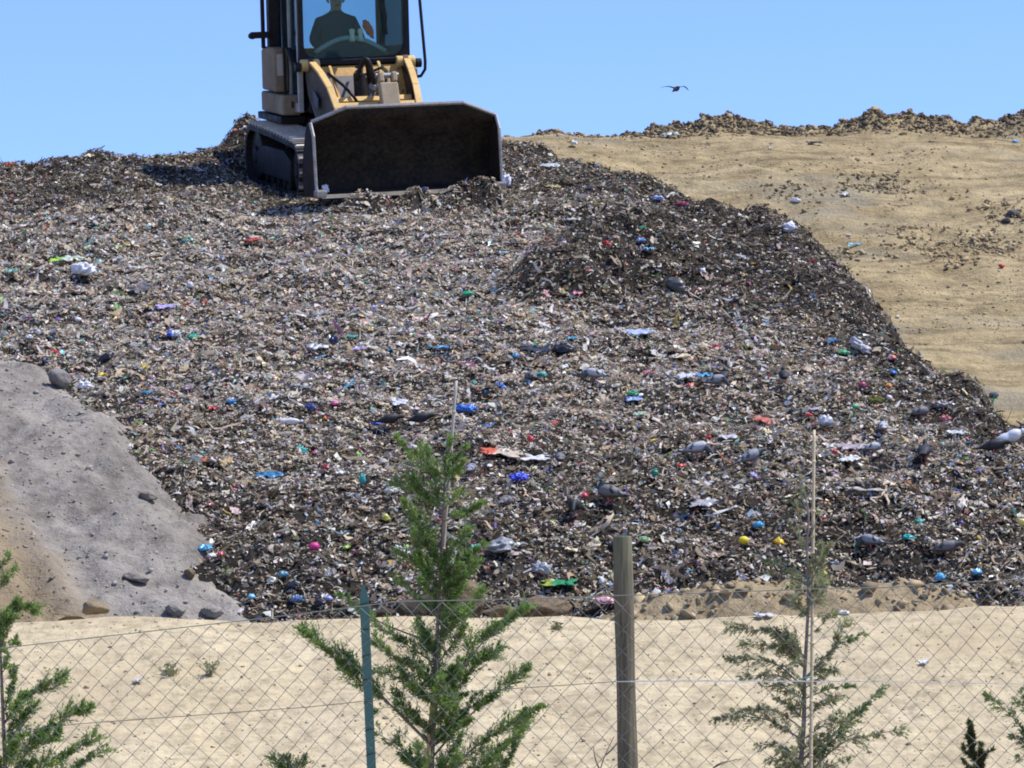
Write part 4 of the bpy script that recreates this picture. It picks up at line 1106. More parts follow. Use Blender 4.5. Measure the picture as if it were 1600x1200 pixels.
# teal steel angle post with a pointed top
top, bot = at(568, 912, FD + 0.03) - Vector((0, FD, 0)), at(580.5, 1200, FD + 0.03) - Vector((0, FD, 0))
d = (bot - top).normalized(); L = top.z / -d.z
w2 = 0.0175
tm = MB()
for s, dep in ((-1, 0.03), (1, 0.03)):
    pass
V = []
secs = [(0.0, 0.10), (0.035, 0.75), (0.06, 1.0), (L + 0.2, 1.0)]
for t, f in secs:
    p = top + d * t
    prof_ = [(-w2 * f, -0.010), (w2 * f, -0.010), (w2 * f, -0.006), (0.003, -0.006), (0.003, 0.028 * f), (-0.003, 0.028 * f), (-0.003, -0.006), (-w2 * f, -0.006)]
    V += [p + Vector((a, b_, 0)) for a, b_ in prof_]
Fs = [tuple(range(7, -1, -1)), tuple(range(24, 32))]
for i in range(3):
    for k in range(8): Fs.append((i * 8 + k, i * 8 + (k + 1) % 8, (i + 1) * 8 + (k + 1) % 8, (i + 1) * 8 + k))
tp = tm.add(V, Fs).build('metal_post', M['teal'], fence)
tp['label'] = 'thin teal steel post with a pointed top'
for py in (945, 985, 1025, 1062, 1096, 1140, 1178):
    c_ = top + d * ((py - 912) / 400.0 * 0.985) + Vector((0, 0.0, 0))
    MB().tube([c_ + Vector((0.0195 * math.cos(a), -0.002 + 0.014 * math.sin(a), 0.006 * math.cos(a + 0.6))) for a in np.linspace(math.pi * 0.95, 2.05 * math.pi, 14)], 0.0016, 5).build('wire_tie', M['rubber'], tp, smooth=True)

# ------------------------------------------------------------------ conifer saplings
M['bark'] = paint('sapling_bark', (0.13, 0.10, 0.08), (0.24, 0.21, 0.18), 0.7, 0.9, 0, 14, 0.6)
M['bark_grey'] = paint('grey_bark', (0.16, 0.14, 0.125), (0.30, 0.28, 0.26), 0.7, 0.9, 0, 12, 0.6)
M['cane'] = paint('bamboo_cane', (0.52, 0.33, 0.11), (0.34, 0.22, 0.10), 0.6, 0.5, 0, 10)
def cane_mat():
    m, nt, b = new_mat('weathered_cane'); p = pos(nt)
    s = nd(nt, 'ShaderNodeSeparateXYZ'); nt.links.new(p, s.inputs[0])
    h = nd(nt, 'ShaderNodeMapRange'); nt.links.new(s.outputs[2], h.inputs[0]); h.inputs[1].default_value = 1.8; h.inputs[2].default_value = 2.6
    n = noise(nt, p, 40, 4, 0.6)
    c = mix(nt, h.outputs[0], (0.50, 0.30, 0.09), (0.40, 0.36, 0.30))
    nt.links.new(mix(nt, 0.5, c, ramp(nt, n, [(0.3, (0.5, 0.5, 0.5)), (0.7, (1.2, 1.2, 1.2))]), 'MULTIPLY'), b.inputs['Base Color']); b.inputs['Roughness'].default_value = 0.6
    return m
M['cane'] = cane_mat()
M['cane_pale'] = paint('pale_bamboo', (0.56, 0.47, 0.30), (0.40, 0.32, 0.20), 0.6, 0.6, 0, 10)
M['tie'] = paint('green_tie', (0.08, 0.30, 0.24), (0.05, 0.2, 0.16), 0.4, 0.5)

def resample(pts, step):
    P_ = [np.array(p) for p in pts]
    if len(P_) > 2:   # smooth through the control points
        Q = []
        for i in range(len(P_) - 1):
            p0, p1, p2, p3 = P_[max(i - 1, 0)], P_[i], P_[i + 1], P_[min(i + 2, len(P_) - 1)]
            for t in np.linspace(0, 1, 12, endpoint=False):
                Q.append(0.5 * ((2 * p1) + (-p0 + p2) * t + (2 * p0 - 5 * p1 + 4 * p2 - p3) * t * t + (-p0 + 3 * p1 - 3 * p2 + p3) * t ** 3))
        Q.append(P_[-1]); P_ = Q
    P_ = np.array(P_)
    s = np.concatenate([[0], np.cumsum(np.linalg.norm(np.diff(P_, axis=0), axis=1))])
    n = max(3, int(s[-1] / step))
    q = np.linspace(0, s[-1], n)
    return np.stack([np.interp(q, s, P_[:, k]) for k in range(3)], -1), s[-1]

class Leaves:
    def __init__(s): s.V = []; s.C = []
    def spray(s, base_, dirs, lens, st, tipness):
        """twigs (base, direction, length) -> scale-leaf shoots along each of them"""
        n = len(base_)
        m = st['leaves']
        f = RNG.uniform(0.05, 1.0, (n, m))
        bend = st.get('droop', 0.0)
        P_ = base_[:, None] + dirs[:, None] * (f * lens[:, None])[..., None] + np.array([0, 0, -1.0]) * (bend * (f ** 2) * lens[:, None])[..., None]
        D = unit(dirs[:, None] * 0.95 + st['spread'] * RNG.normal(size=(n, m, 3)) + np.array([0, 0, st.get('up', 0.1)]))
        L = st['leaf'] * RNG.uniform(0.6, 1.3, (n, m)) * (1.1 - 0.5 * f)
        Wd = unit(np.cross(D, RNG.normal(size=(n, m, 3)))) * st['width']
        q = np.stack([P_, P_ + D * (L * .45)[..., None] + Wd, P_ + D * L[..., None], P_ + D * (L * .45)[..., None] - Wd], 2)
        c = np.array(st['cols'])[RNG.integers(0, len(st['cols']), n)][:, None, :] * RNG.uniform(0.75, 1.25, (n, m, 1))
        fresh = np.clip(tipness[:, None] * 0.9 + 0.35 * (f - 0.6), 0, 1)[..., None] * st.get('fresh', 0.6)
        c = c * (1 - fresh) + np.array(st['tip']) * fresh
        s.V.append(q.reshape(-1, 3)); s.C.append(np.repeat(c.reshape(-1, 3), 4, 0))
    def build(s, name, parent):
        V = np.concatenate(s.V); C_ = np.concatenate(s.C)
        T = np.arange(len(V)).reshape(-1, 4)
        return link(name, np_mesh(name, V, T, np.clip(C_, 0, 1)), M['needles'], parent)

def sapling(name, label, dist, trunk, branches, st, random_n, r_base, cat='sapling', group=None, bark='bark', rand_rng=None):
    P_ = [np.array(at(a, b, dist)) for a, b in trunk]
    foot = np.array([P_[-1][0] + (P_[-1][0] - P_[-2][0]) * 0.3, dist, float(ground_h(P_[-1][0], dist)) - 0.05])
    if foot[2] < P_[-1][2] - 0.1: P_.append(foot)
    root = empty(name, tuple(foot + np.array([0, 0, 0.05])))
    o = np.array(root.location)
    tag(root, label, cat, group)
    tr, TL = resample(P_, 0.04)
    rr = np.linspace(0.003, r_base, len(tr))
    wood_ = MB()
    lv = Leaves(); tw = MB().tube([tuple(p - o) for p in tr], list(rr), 8)
    todo = []
    for br in branches:
        pts = [np.array(at(a, b, dist)) for a, b in br[0]]
        k = br[1] if len(br) > 1 else 1.0
        dy = br[2] if len(br) > 2 else RNG.uniform(-0.35, 0.35)
        q0 = tr[np.argmin(np.abs(tr[:, 2] - pts[0][2]))]
        pts[0] = q0.copy()
        L = np.linalg.norm(pts[-1] - pts[0])
        for i, p in enumerate(pts): p[1] += dy * L * (i / (len(pts) - 1))
        todo.append((pts, k, br[3] if len(br) > 3 else {}))
    lo, hi = (rand_rng or (0.05, 0.9))
    for j in range(random_n):
        i = int(len(tr) * RNG.uniform(lo, hi)); p = tr[min(i, len(tr) - 1)]
        az = RNG.uniform(0, 2 * math.pi); L = RNG.uniform(0.10, st['rand_len']) * (0.5 + 0.7 * i / len(tr))
        d_ = np.array([math.cos(az), math.sin(az), RNG.uniform(0.5, 1.1)]); d_ /= np.linalg.norm(d_)
        todo.append(([p, p + d_ * L * .5, p + d_ * L + np.array([0, 0, 0.05 * L])], 0.9, {}))
    for pts, k, ov in todo:
        S = dict(st); S.update(ov)
        c, L = resample(pts, 0.008)
        n = len(c)
        tw.tube([tuple(p - o) for p in c[::3]], list(np.linspace(0.0045, 0.0012, len(c[::3])) * min(1.3, 0.5 + L * 1.2)), 5)
        t = np.gradient(c, axis=0); t = unit(t)
        f = np.linspace(0, 1, n)
        cnt = int(n * S['per'] * k)
        i = np.clip((RNG.uniform(S.get('start', 0.12), 1.0, cnt) * n).astype(int), 0, n - 1)
        lat = RNG.normal(size=(cnt, 3)); lat -= (lat * t[i]).sum(-1, keepdims=True) * t[i]; lat = unit(lat)
        if S.get('flat'): lat[:, 2] *= 0.4
        d_ = unit(t[i] * S['fwd'] + lat * 0.75 + np.array([0, 0, S['rise']]))
        ln = S['twig'] * RNG.uniform(0.3, 1.25, cnt) * (0.72 + 0.45 * np.sin(f[i] * 26 * max(L, .1) + RNG.uniform(0, 6))) * (1.05 - 0.65 * f[i]) * min(1.0, 0.45 + L * 1.6)
        lv.spray(c[i] - o, d_, ln, S, np.clip((f[i] - 0.55) * 1.6, 0, 1))
    tw.build('trunk', M[bark], root, smooth=True)
    lv.build('crown', root)
    return root

GREEN = [(0.20, 0.33, 0.08), (0.14, 0.245, 0.07), (0.26, 0.39, 0.095), (0.085, 0.15, 0.052), (0.24, 0.32, 0.11), (0.18, 0.20, 0.09)]
ST_C = dict(leaves=16, spread=0.55, leaf=0.022, width=0.0021, cols=GREEN, tip=(0.27, 0.40, 0.11), per=2.4, fwd=0.75, rise=0.30, twig=0.128, rand_len=0.34, up=0.12, fresh=0.65)
ST_R = dict(leaves=15, spread=0.38, leaf=0.020, width=0.0019, cols=[(0.36, 0.40, 0.21), (0.25, 0.30, 0.155), (0.43, 0.45, 0.25), (0.16, 0.20, 0.105), (0.42, 0.40, 0.21), (0.34, 0.26, 0.135)], tip=(0.34, 0.42, 0.19), per=1.35, fwd=0.9, rise=-0.05, twig=0.10, rand_len=0.22, up=-0.05, droop=0.25, fresh=0.5)
TD = 16.7
T = (694, 760)
light = dict(cols=[(0.16, 0.26, 0.08), (0.13, 0.22, 0.07)], fresh=0.9)
BR = [
 ([(694, 765), (665, 735), (622, 686)], 0.9), ([(690, 755), (672, 725), (658, 690)], 0.8), ([(694, 800), (660, 775), (618, 752)], 0.9), ([(692, 790), (662, 770), (640, 742)], 0.9),
 ([(690, 845), (660, 820), (630, 783)], 1.0), ([(690, 880), (664, 850), (642, 812)], 1.0), ([(688, 905), (662, 880), (648, 838)], 1.0), ([(686, 930), (668, 900), (655, 868)], 1.0),
 ([(696, 750), (708, 725), (728, 697)], 0.9), ([(695, 740), (700, 715), (706, 690)], 0.8), ([(697, 770), (706, 745), (724, 722)], 0.8), ([(700, 812), (725, 802), (757, 788)], 1.0), ([(695, 800), (705, 780), (722, 765)], .6),
 ([(692, 875), (710, 855), (731, 828)], 0.9), ([(690, 910), (708, 890), (727, 866)], 0.9), ([(690, 940), (704, 915), (717, 886)], 1.1), ([(688, 960), (708, 935), (722, 905)], 1.0),
 ([(682, 965), (650, 935), (618, 902)], 0.5, 0.2, light), ([(690, 985), (720, 960), (752, 926)], 0.9), ([(688, 1000), (706, 975), (735, 950)], 0.9),
 ([(686, 1095), (722, 1040), (735, 1010), (770, 985), (800, 962)], 1.0), ([(686, 1095), (722, 1042), (770, 986), (795, 970), (818, 950)], 0.8, 0.1, dict(start=.62, **light)), ([(688, 1125), (715, 1075), (740, 1040), (762, 1022)], 1.0), ([(688, 1125), (716, 1076), (745, 1036), (765, 1026), (780, 1014)], 0.7, 0.1, dict(start=.6, **light)),
 ([(684, 1185), (722, 1130), (760, 1095), (795, 1070), (826, 1041)], 0.85, 0.1, dict(start=.45)), ([(688, 1235), (745, 1165), (800, 1130), (845, 1105)], 1.25), ([(677, 1250), (760, 1190), (800, 1155), (822, 1130)], 1.3), ([(676, 1270), (775, 1210), (800, 1175), (808, 1150)], 1.2),
 ([(666, 1162), (620, 1110), (570, 1070), (520, 1025), (474, 984)], 1.1, -0.1, dict(start=.40)), ([(668, 1163), (620, 1112), (575, 1062), (550, 1038), (528, 1020)], 0.8, 0.05, dict(start=.5)), ([(680, 1045), (640, 1010), (610, 990), (583, 966)], 0.95), ([(678, 1072), (650, 1045), (620, 1030), (588, 1003)], 1.0),
 ([(672, 1100), (640, 1070), (612, 1055), (583, 1050)], 0.9), ([(668, 1150), (640, 1120), (612, 1105), (584, 1110)], 0.4), ([(668, 1215), (640, 1180), (615, 1160), (590, 1148)], 0.45), ([(676, 1240), (640, 1190), (622, 1150)], 0.4),
 ([(655, 1010), (600, 975), (560, 950), (528, 928)], 0.25, 0.15, dict(start=.55, **light)), ([(684, 1040), (668, 1000), (655, 970)], 1.0), ([(684, 1010), (700, 980), (712, 955)], 1.0), ([(680, 1080), (662, 1050), (640, 1035)], 1.0), ([(684, 1130), (705, 1100), (725, 1085)], 1.0),
 ([(680, 1150), (655, 1130), (632, 1118)], 0.8), ([(690, 1170), (715, 1140), (735, 1125)], 1.0), ([(682, 1210), (705, 1180), (720, 1150)], 1.0), ([(675, 1220), (655, 1195), (640, 1180)], 0.7),
 ([(684, 1160), (700, 1130), (712, 1100)], 1.0), ([(676, 1262), (740, 1210), (775, 1185)], 1.2), ([(690, 900), (682, 870), (675, 840)], 1.0), ([(688, 930), (692, 900), (698, 875)], 1.0), ([(690, 800), (685, 775), (676, 755)], 0.8)]
sapling('conifer_sapling', 'bushy dark green conifer sapling tied to a cane between the teal post and wooden post', TD, [(699, 688), (695, 740), (692, 810), (688, 900), (683, 1000), (680, 1100), (674, 1250)], BR, ST_C, 36, 0.016, rand_rng=(0.20, 0.55), group='conifer saplings along the fence')

BRR = [
 ([(1262, 800), (1252, 775), (1247, 738)], .6), ([(1262, 830), (1248, 805), (1238, 775)], .45), ([(1263, 860), (1248, 840), (1236, 815)], .45), ([(1263, 850), (1272, 825), (1280, 800)], .25),
 ([(1262, 908), (1225, 885), (1182, 868)], .7, 0.1, dict(cols=[(0.14, 0.20, 0.09), (0.10, 0.16, 0.07)])), ([(1262, 918), (1235, 900), (1202, 893)], .8), ([(1264, 912), (1282, 880), (1295, 848)], 1.4), ([(1264, 900), (1275, 870), (1283, 848)], 1.1), ([(1263, 930), (1275, 915), (1292, 905)], .8), ([(1262, 935), (1250, 920), (1236, 915)], 1.0),
 ([(1262, 950), (1268, 930), (1275, 915)], 1.6), ([(1262, 960), (1252, 945), (1240, 940)], 1.2), ([(1268, 970), (1282, 962), (1300, 966)], .6),
 ([(1258, 1025), (1220, 990), (1185, 985), (1141, 981)], 1.9, 0.0), ([(1258, 1030), (1230, 1000), (1205, 990)], 2.0), ([(1257, 1035), (1225, 1012), (1190, 1008), (1165, 1005)], 1.5), ([(1256, 1070), (1220, 1042), (1190, 1032), (1135, 1028)], 1.4, 0.1), ([(1252, 1080), (1215, 1055), (1160, 1058)], 1.2), ([(1254, 1045), (1228, 1022), (1212, 1012)], 1.8),
 ([(1252, 1095), (1225, 1075), (1190, 1072)], .9), ([(1253, 1160), (1200, 1125), (1150, 1120), (1115, 1125)], 1.4, 0.0), ([(1252, 1140), (1215, 1112), (1175, 1108), (1150, 1112)], 1.4), ([(1250, 1195), (1215, 1165), (1185, 1165)], 1.2), ([(1252, 1120), (1230, 1100), (1210, 1090)], 1.3), ([(1250, 1215), (1225, 1190), (1200, 1185)], 1.2),
 ([(1257, 1112), (1243, 1100), (1230, 1112)], .9, 0.0, dict(cols=[(0.34, 0.19, 0.08), (0.28, 0.16, 0.07)], fresh=0)),
 ([(1266, 1065), (1290, 1030), (1305, 1005), (1320, 973)], 1.7, 0.0), ([(1262, 1065), (1300, 1016), (1325, 1000), (1353, 990)], .7, 0.05, dict(start=.5, **light)), ([(1268, 1060), (1285, 1045), (1306, 1050)], 1.3), ([(1268, 1075), (1290, 1052), (1310, 1040)], 1.0), ([(1266, 1095), (1300, 1075), (1335, 1070)], 1.0, 0.1, light), ([(1268, 1110), (1300, 1090), (1322, 1085)], 1.0),
 ([(1270, 1200), (1310, 1150), (1345, 1110), (1380, 1075)], 1.5, 0.1, light), ([(1270, 1195), (1300, 1150), (1330, 1120), (1352, 1108)], 1.3, 0.2, light), ([(1266, 1215), (1310, 1165), (1355, 1150), (1406, 1140)], 1.0, 0.0, dict(start=.3)), ([(1268, 1180), (1300, 1140), (1325, 1125)], 1.4), ([(1268, 1160), (1290, 1130), (1310, 1115)], 1.3), ([(1265, 1230), (1300, 1195), (1330, 1185)], 1.3),
 ([(1262, 1235), (1240, 1195), (1225, 1175)], 1.2), ([(1266, 1130), (1285, 1100), (1300, 1095)], 1.0), ([(1255, 1225), (1270, 1195), (1285, 1180)], 1.3)]
sapling('conifer_sapling', 'sparse grey green conifer sapling with a pale bamboo cane, right of the wooden post', TD, [(1250, 742), (1263, 800), (1261, 850), (1263, 930), (1261, 985), (1257, 1060), (1256, 1130), (1251, 1250)], BRR, ST_R, 40, 0.019, rand_rng=(0.12, 0.6), group='conifer saplings along the fence', bark='bark_grey')

BRL = [
 ([(-4, 918), (8, 905), (22, 893)], .9), ([(-6, 900), (4, 885), (12, 872)], .8), ([(-3, 992), (15, 965), (30, 950), (55, 955)], 1.4), ([(-3, 985), (14, 955), (26, 938)], 1.4), ([(-2, 1000), (12, 975), (24, 965)], 1.4), ([(0, 1020), (10, 1008), (22, 1004)], 1.2),
 ([(4, 1130), (30, 1095), (60, 1078), (98, 1059)], 1.5), ([(4, 1110), (18, 1075), (20, 1045)], 1.1), ([(6, 1155), (25, 1130), (48, 1114)], 1.0), ([(8, 1225), (48, 1165), (85, 1130), (138, 1104)], 1.5), ([(8, 1222), (50, 1166), (85, 1150), (92, 1135)], .8, 0.05, dict(start=.55, **light)), ([(20, 1235), (65, 1200), (100, 1180), (148, 1152)], 1.4), ([(30, 1250), (90, 1215), (130, 1190), (165, 1172)], 1.0, 0.1, light),
 ([(4, 1060), (12, 1040), (10, 1020)], 1.0), ([(6, 1190), (22, 1160), (36, 1150)], 1.1), ([(8, 1240), (30, 1205), (52, 1190)], 1.2)]
sapling('conifer_sapling', 'dark green conifer sapling at the left edge of the fence, half out of view', TD, [(-10, 862), (-4, 900), (0, 1000), (4, 1100), (8, 1200), (10, 1260)], BRL, ST_C, 24, 0.018, rand_rng=(0.1, 0.75), group='conifer saplings along the fence')

BRF = [([(1642, 1200), (1590, 1130), (1565, 1105), (1540, 1085)], 1.5, 0.0, light), ([(1642, 1170), (1615, 1120), (1598, 1075)], 1.4, 0.0, light), ([(1640, 1215), (1605, 1165), (1580, 1150)], 1.4, 0.0), ([(1640, 1150), (1612, 1110), (1590, 1098)], 1.2, 0.1, light), ([(1642, 1235), (1610, 1195), (1592, 1185)], 1.2)]
sapling('conifer_sapling', 'pale green conifer sapling at the right edge, only its branch tips in view', TD, [(1640, 960), (1642, 1050), (1642, 1150), (1640, 1260)], BRF, ST_R, 22, 0.017, rand_rng=(0.1, 0.7), group='conifer saplings along the fence')
BRS = [([(1525, 1180), (1519, 1155), (1515, 1130)], 2.2, 0.0), ([(1526, 1190), (1518, 1170), (1512, 1150)], 1.4, 0.0), ([(1527, 1215), (1532, 1190), (1533, 1165)], 1.8, 0.0), ([(1528, 1225), (1534, 1205), (1537, 1188)], 1.6)]
ST_S = dict(ST_C); ST_S.update(twig=0.035, cols=[(0.075, 0.085, 0.035), (0.05, 0.08, 0.03), (0.10, 0.095, 0.045)], rand_len=0.16)
sapling('small_conifer', 'narrow olive green conifer tip at the lower edge, right of the sparse sapling', TD, [(1514, 1128), (1520, 1160), (1527, 1200), (1530, 1260)], BRS, ST_S, 14, 0.010, 'small conifer', rand_rng=(0.1, 0.9))
BRB = [([(452, 1240), (440, 1205), (428, 1188)], 1.2, 0.0, light), ([(455, 1235), (460, 1205), (475, 1190)], 1.2, 0.0), ([(453, 1225), (452, 1205), (447, 1186)], 1.2)]
sapling('small_conifer', 'small bright green conifer tip at the lower edge, left of the teal post', TD, [(450, 1186), (452, 1215), (455, 1260)], BRB, ST_C, 14, 0.010, 'small conifer', rand_rng=(0.1, 0.9))

def cane(name, label, a, b, dist, r, mat, ties=()):
    p, q = at(*a, dist + 0.14), at(*b, dist - 0.04)
    d_ = (q - p).normalized(); L = (p.z - 0.0) / -d_.z
    foot = p + d_ * L
    m = MB(); pth, rr = [], []
    n_ = 60
    for i in range(n_ + 1):
        t = i / n_
        pth.append(p + d_ * (L + 0.1) * t - foot); rr.append(r * (0.75 + 0.25 * t))
    k = 0.0
    m.tube(pth, rr, 10)
    nd_ = m; t = 0.13
    while t < L:
        ctr = p + d_ * t - foot
        nd_.tube([ctr - d_ * 0.006, ctr, ctr + d_ * 0.006], [r * .8, r * 1.18, r * .8], 10); t += RNG.uniform(0.16, 0.24)
    c = m.build(name, mat, smooth=True)
    c.location = foot
    for py, w_ in ties:
        f = (py - a[1]) / (b[1] - a[1]); ctr = p + (q - p) * f - foot
        MB().tube([ctr + Vector((-w_ / 2 + w_ / 2 * math.cos(u), 0.014 * math.sin(u), 0.006 * math.cos(u))) for u in np.linspace(0, 6.283, 22)], 0.0035, 6).build('plant_tie', M['tie'], c, smooth=True)
    return tag(c, label, 'cane', 'bamboo canes staking the saplings')
cane('bamboo_cane', 'orange brown cane with a grey top rising out of the dense dark sapling', (713, 595), (667, 1200), TD + 0.03, 0.0085, M['cane'], ((1087, 0.05),))
cane('bamboo_cane', 'pale straw coloured cane standing tall beside the sparse grey green sapling', (1272, 672), (1267, 1200), TD - 0.05, 0.0085, M['cane_pale'], ((912, 0.035), (1061, 0.05)))
# thin dry weed by the wooden post
wd = MB()
for pth in ([(928, 1262), (940, 1195), (960, 1150)], [(938, 1205), (930, 1185), (927, 1165)], [(946, 1180), (960, 1168), (966, 1160)], [(934, 1225), (950, 1205), (957, 1195)]):
    c, L = resample([np.array(at(a, b, TD)) for a, b in pth], 0.02)
    wd.tube([tuple(p) for p in c], list(np.linspace(0.004, 0.0012, len(c))), 5)
f0 = at(928, 1262, TD); wd.tube([tuple(f0), (f0.x - 0.05, TD, 0)], [0.004, 0.006], 5)
w_ = wd.build('dry_weed', M['bark'])
tag(w_, 'thin dry brown weed stalk beside the foot of the wooden post', 'weed')
wd = MB()
for pth in ([(1085, 1262), (1110, 1205), (1152, 1186)], [(1112, 1203), (1125, 1192), (1140, 1190)], [(1100, 1225), (1120, 1210), (1135, 1207)]):
    c, L = resample([np.array(at(a, b, TD)) for a, b in pth], 0.02)
    wd.tube([tuple(p) for p in c], list(np.linspace(0.004, 0.0012, len(c))), 5)
f0 = at(1085, 1262, TD); wd.tube([tuple(f0), (f0.x - 0.05, TD, 0)], [0.004, 0.006], 5)
w_ = wd.build('dry_weed', M['bark'])
tag(w_, 'low leaning dry twig at the lower edge left of the sparse sapling', 'weed')
# ------------------------------------------------------------------ pigeons
def any_h(x, y):
    return np.maximum(np.maximum(trash_h(x, y), np.where(poly_sd(x, y, GREY_POLY) > -0.3, grey_h(x, y), -9)), hill_h(x, y))

def pigeon_mesh(name, pose, base_, neck, wing, seed):
    """one continuous body lofted from tail to beak along +x; pose moves the neck and head"""
    r = np.random.default_rng(seed)
    # (x, z, half width, half height)
    B = [(-0.185, 0.060, 0.012, 0.003), (-0.180, 0.060, 0.030, 0.005), (-0.13, 0.066, 0.028, 0.009), (-0.09, 0.075, 0.032, 0.020), (-0.05, 0.085, 0.046, 0.038), (0.0, 0.095, 0.056, 0.053), (0.045, 0.102, 0.053, 0.054), (0.075, 0.112, 0.044, 0.046)]
    if pose == 'stand': H = [(0.095, 0.138, 0.030, 0.031), (0.103, 0.160, 0.023, 0.024), (0.110, 0.180, 0.021, 0.022), (0.122, 0.190, 0.020, 0.020), (0.136, 0.189, 0.013, 0.014), (0.144, 0.186, 0.006, 0.006), (0.158, 0.180, 0.003, 0.003), (0.165, 0.176, 0.001, 0.001)]
    elif pose == 'peck': H = [(0.105, 0.098, 0.031, 0.033), (0.130, 0.078, 0.024, 0.025), (0.148, 0.056, 0.021, 0.022), (0.160, 0.040, 0.020, 0.021), (0.170, 0.026, 0.013, 0.014), (0.175, 0.018, 0.006, 0.006), (0.180, 0.006, 0.003, 0.003), (0.182, -0.001, 0.001, 0.001)]
    elif pose == 'low': H = [(0.105, 0.118, 0.030, 0.031), (0.130, 0.122, 0.023, 0.024), (0.150, 0.124, 0.021, 0.021), (0.166, 0.122, 0.020, 0.020), (0.180, 0.116, 0.013, 0.014), (0.187, 0.111, 0.006, 0.006), (0.199, 0.103, 0.003, 0.003), (0.205, 0.098, 0.001, 0.001)]
    else: H = [(0.088, 0.130, 0.032, 0.033), (0.085, 0.150, 0.025, 0.026), (0.080, 0.168, 0.022, 0.022), (0.082, 0.182, 0.020, 0.020), (0.096, 0.186, 0.014, 0.014), (0.104, 0.184, 0.006, 0.006), (0.117, 0.178, 0.003, 0.003), (0.124, 0.174, 0.001, 0.001)]
    S = np.array(B + H)
    t = np.linspace(0, len(S) - 1, 52)
    Q = np.stack([np.interp(t, np.arange(len(S)), S[:, k]) for k in range(4)], -1)
    for k in range(4):   # soften the joints
        Q[2:-2, k] = (Q[1:-3, k] + 2 * Q[2:-2, k] + Q[3:-1, k]) / 4
    n = 18; V = []; Cc = []
    for i, (x, z, hw, hh) in enumerate(Q):
        tg = Q[min(i + 1, 51)][:2] - Q[max(i - 1, 0)][:2]; tg = tg / (np.linalg.norm(tg) + 1e-9)
        nx, nz = -tg[1], tg[0]
        u = i / 51
        for k in range(n):
            a = 2 * math.pi * k / n
            cy, cz = math.cos(a), math.sin(a)
            s = 1.0
            wingm = 0 if (u > 0.50 or u < 0.10) else math.exp(-((cz - 0.35) / 0.55) ** 2) * (abs(cy) > 0.4)
            s += 0.13 * wingm
            V.append((x + nx * hh * cz * s, hw * cy * s, z + nz * hh * cz * s))
            if u < 0.09: col = np.array(base_) * 0.25 if u < 0.05 else np.array(base_) * 0.9
            elif u < 0.50:
                col = np.array(wing) if cz > -0.35 and abs(cy) > 0.15 else np.array(base_)
                if cz > -0.2 and abs(cy) > 0.35 and (0.17 < u - 0.05 * cz < 0.205 or 0.265 < u - 0.05 * cz < 0.30): col = np.array([0.018, 0.018, 0.022])
                if u < 0.14 and abs(cy) > 0.35: col = np.array([0.03, 0.03, 0.034])
            elif u < 0.72: col = np.array(neck) * (1.0 if (k + i) % 3 else 1.25) + np.array([0.0, 0.012, 0.006]) * (cy > 0.3)
            elif u < 0.90: col = np.array(neck) * 0.85
            else: col = np.array([0.05, 0.045, 0.045])
            if 0.80 < u < 0.845 and 0.65 < abs(cy) and 0.0 < cz < 0.6: col = np.array([0.45, 0.13, 0.03])
            if 0.885 < u < 0.915 and cz > 0.3: col = np.array([0.6, 0.58, 0.55])
            Cc.append(col * r.uniform(0.9, 1.1))
    Fs = []
    for i in range(51):
        for k in range(n): Fs.append((i * n + k, i * n + (k + 1) % n, (i + 1) * n + (k + 1) % n, (i + 1) * n + k))
    Fs += [tuple(range(n - 1, -1, -1)), tuple(51 * n + k for k in range(n))]
    mb = MB().add(V, Fs)
    nb = len(mb.v)
    for s in (-1, 1):
        y = s * 0.022
        mb.tube([(0.018, y, 0.062), (0.012, y, 0.030), (0.016, y, 0.004)], [0.011, 0.0045, 0.004], 6)
        for dx, dy in ((0.032, 0), (0.026, 0.014), (0.026, -0.014), (-0.018, 0)):
            mb.tube([(0.016, y, 0.004), (0.016 + dx, y + dy, 0.001)], [0.004, 0.002], 5)
    Cc += [np.array([0.42, 0.12, 0.11])] * (len(mb.v) - nb)
    o = mb.build(name, M['feather'], smooth=True)
    set_cols(o.data, np.array(Cc))
    return o

GREY_, PALE_, DARK_, BROWN_ = ((0.13, 0.145, 0.17), (0.05, 0.06, 0.065), (0.25, 0.26, 0.29)), ((0.20, 0.21, 0.23), (0.07, 0.08, 0.09), (0.42, 0.43, 0.45)), ((0.028, 0.029, 0.034), (0.018, 0.022, 0.024), (0.035, 0.036, 0.042)), ((0.09, 0.085, 0.085), (0.05, 0.055, 0.055), (0.17, 0.16, 0.16))
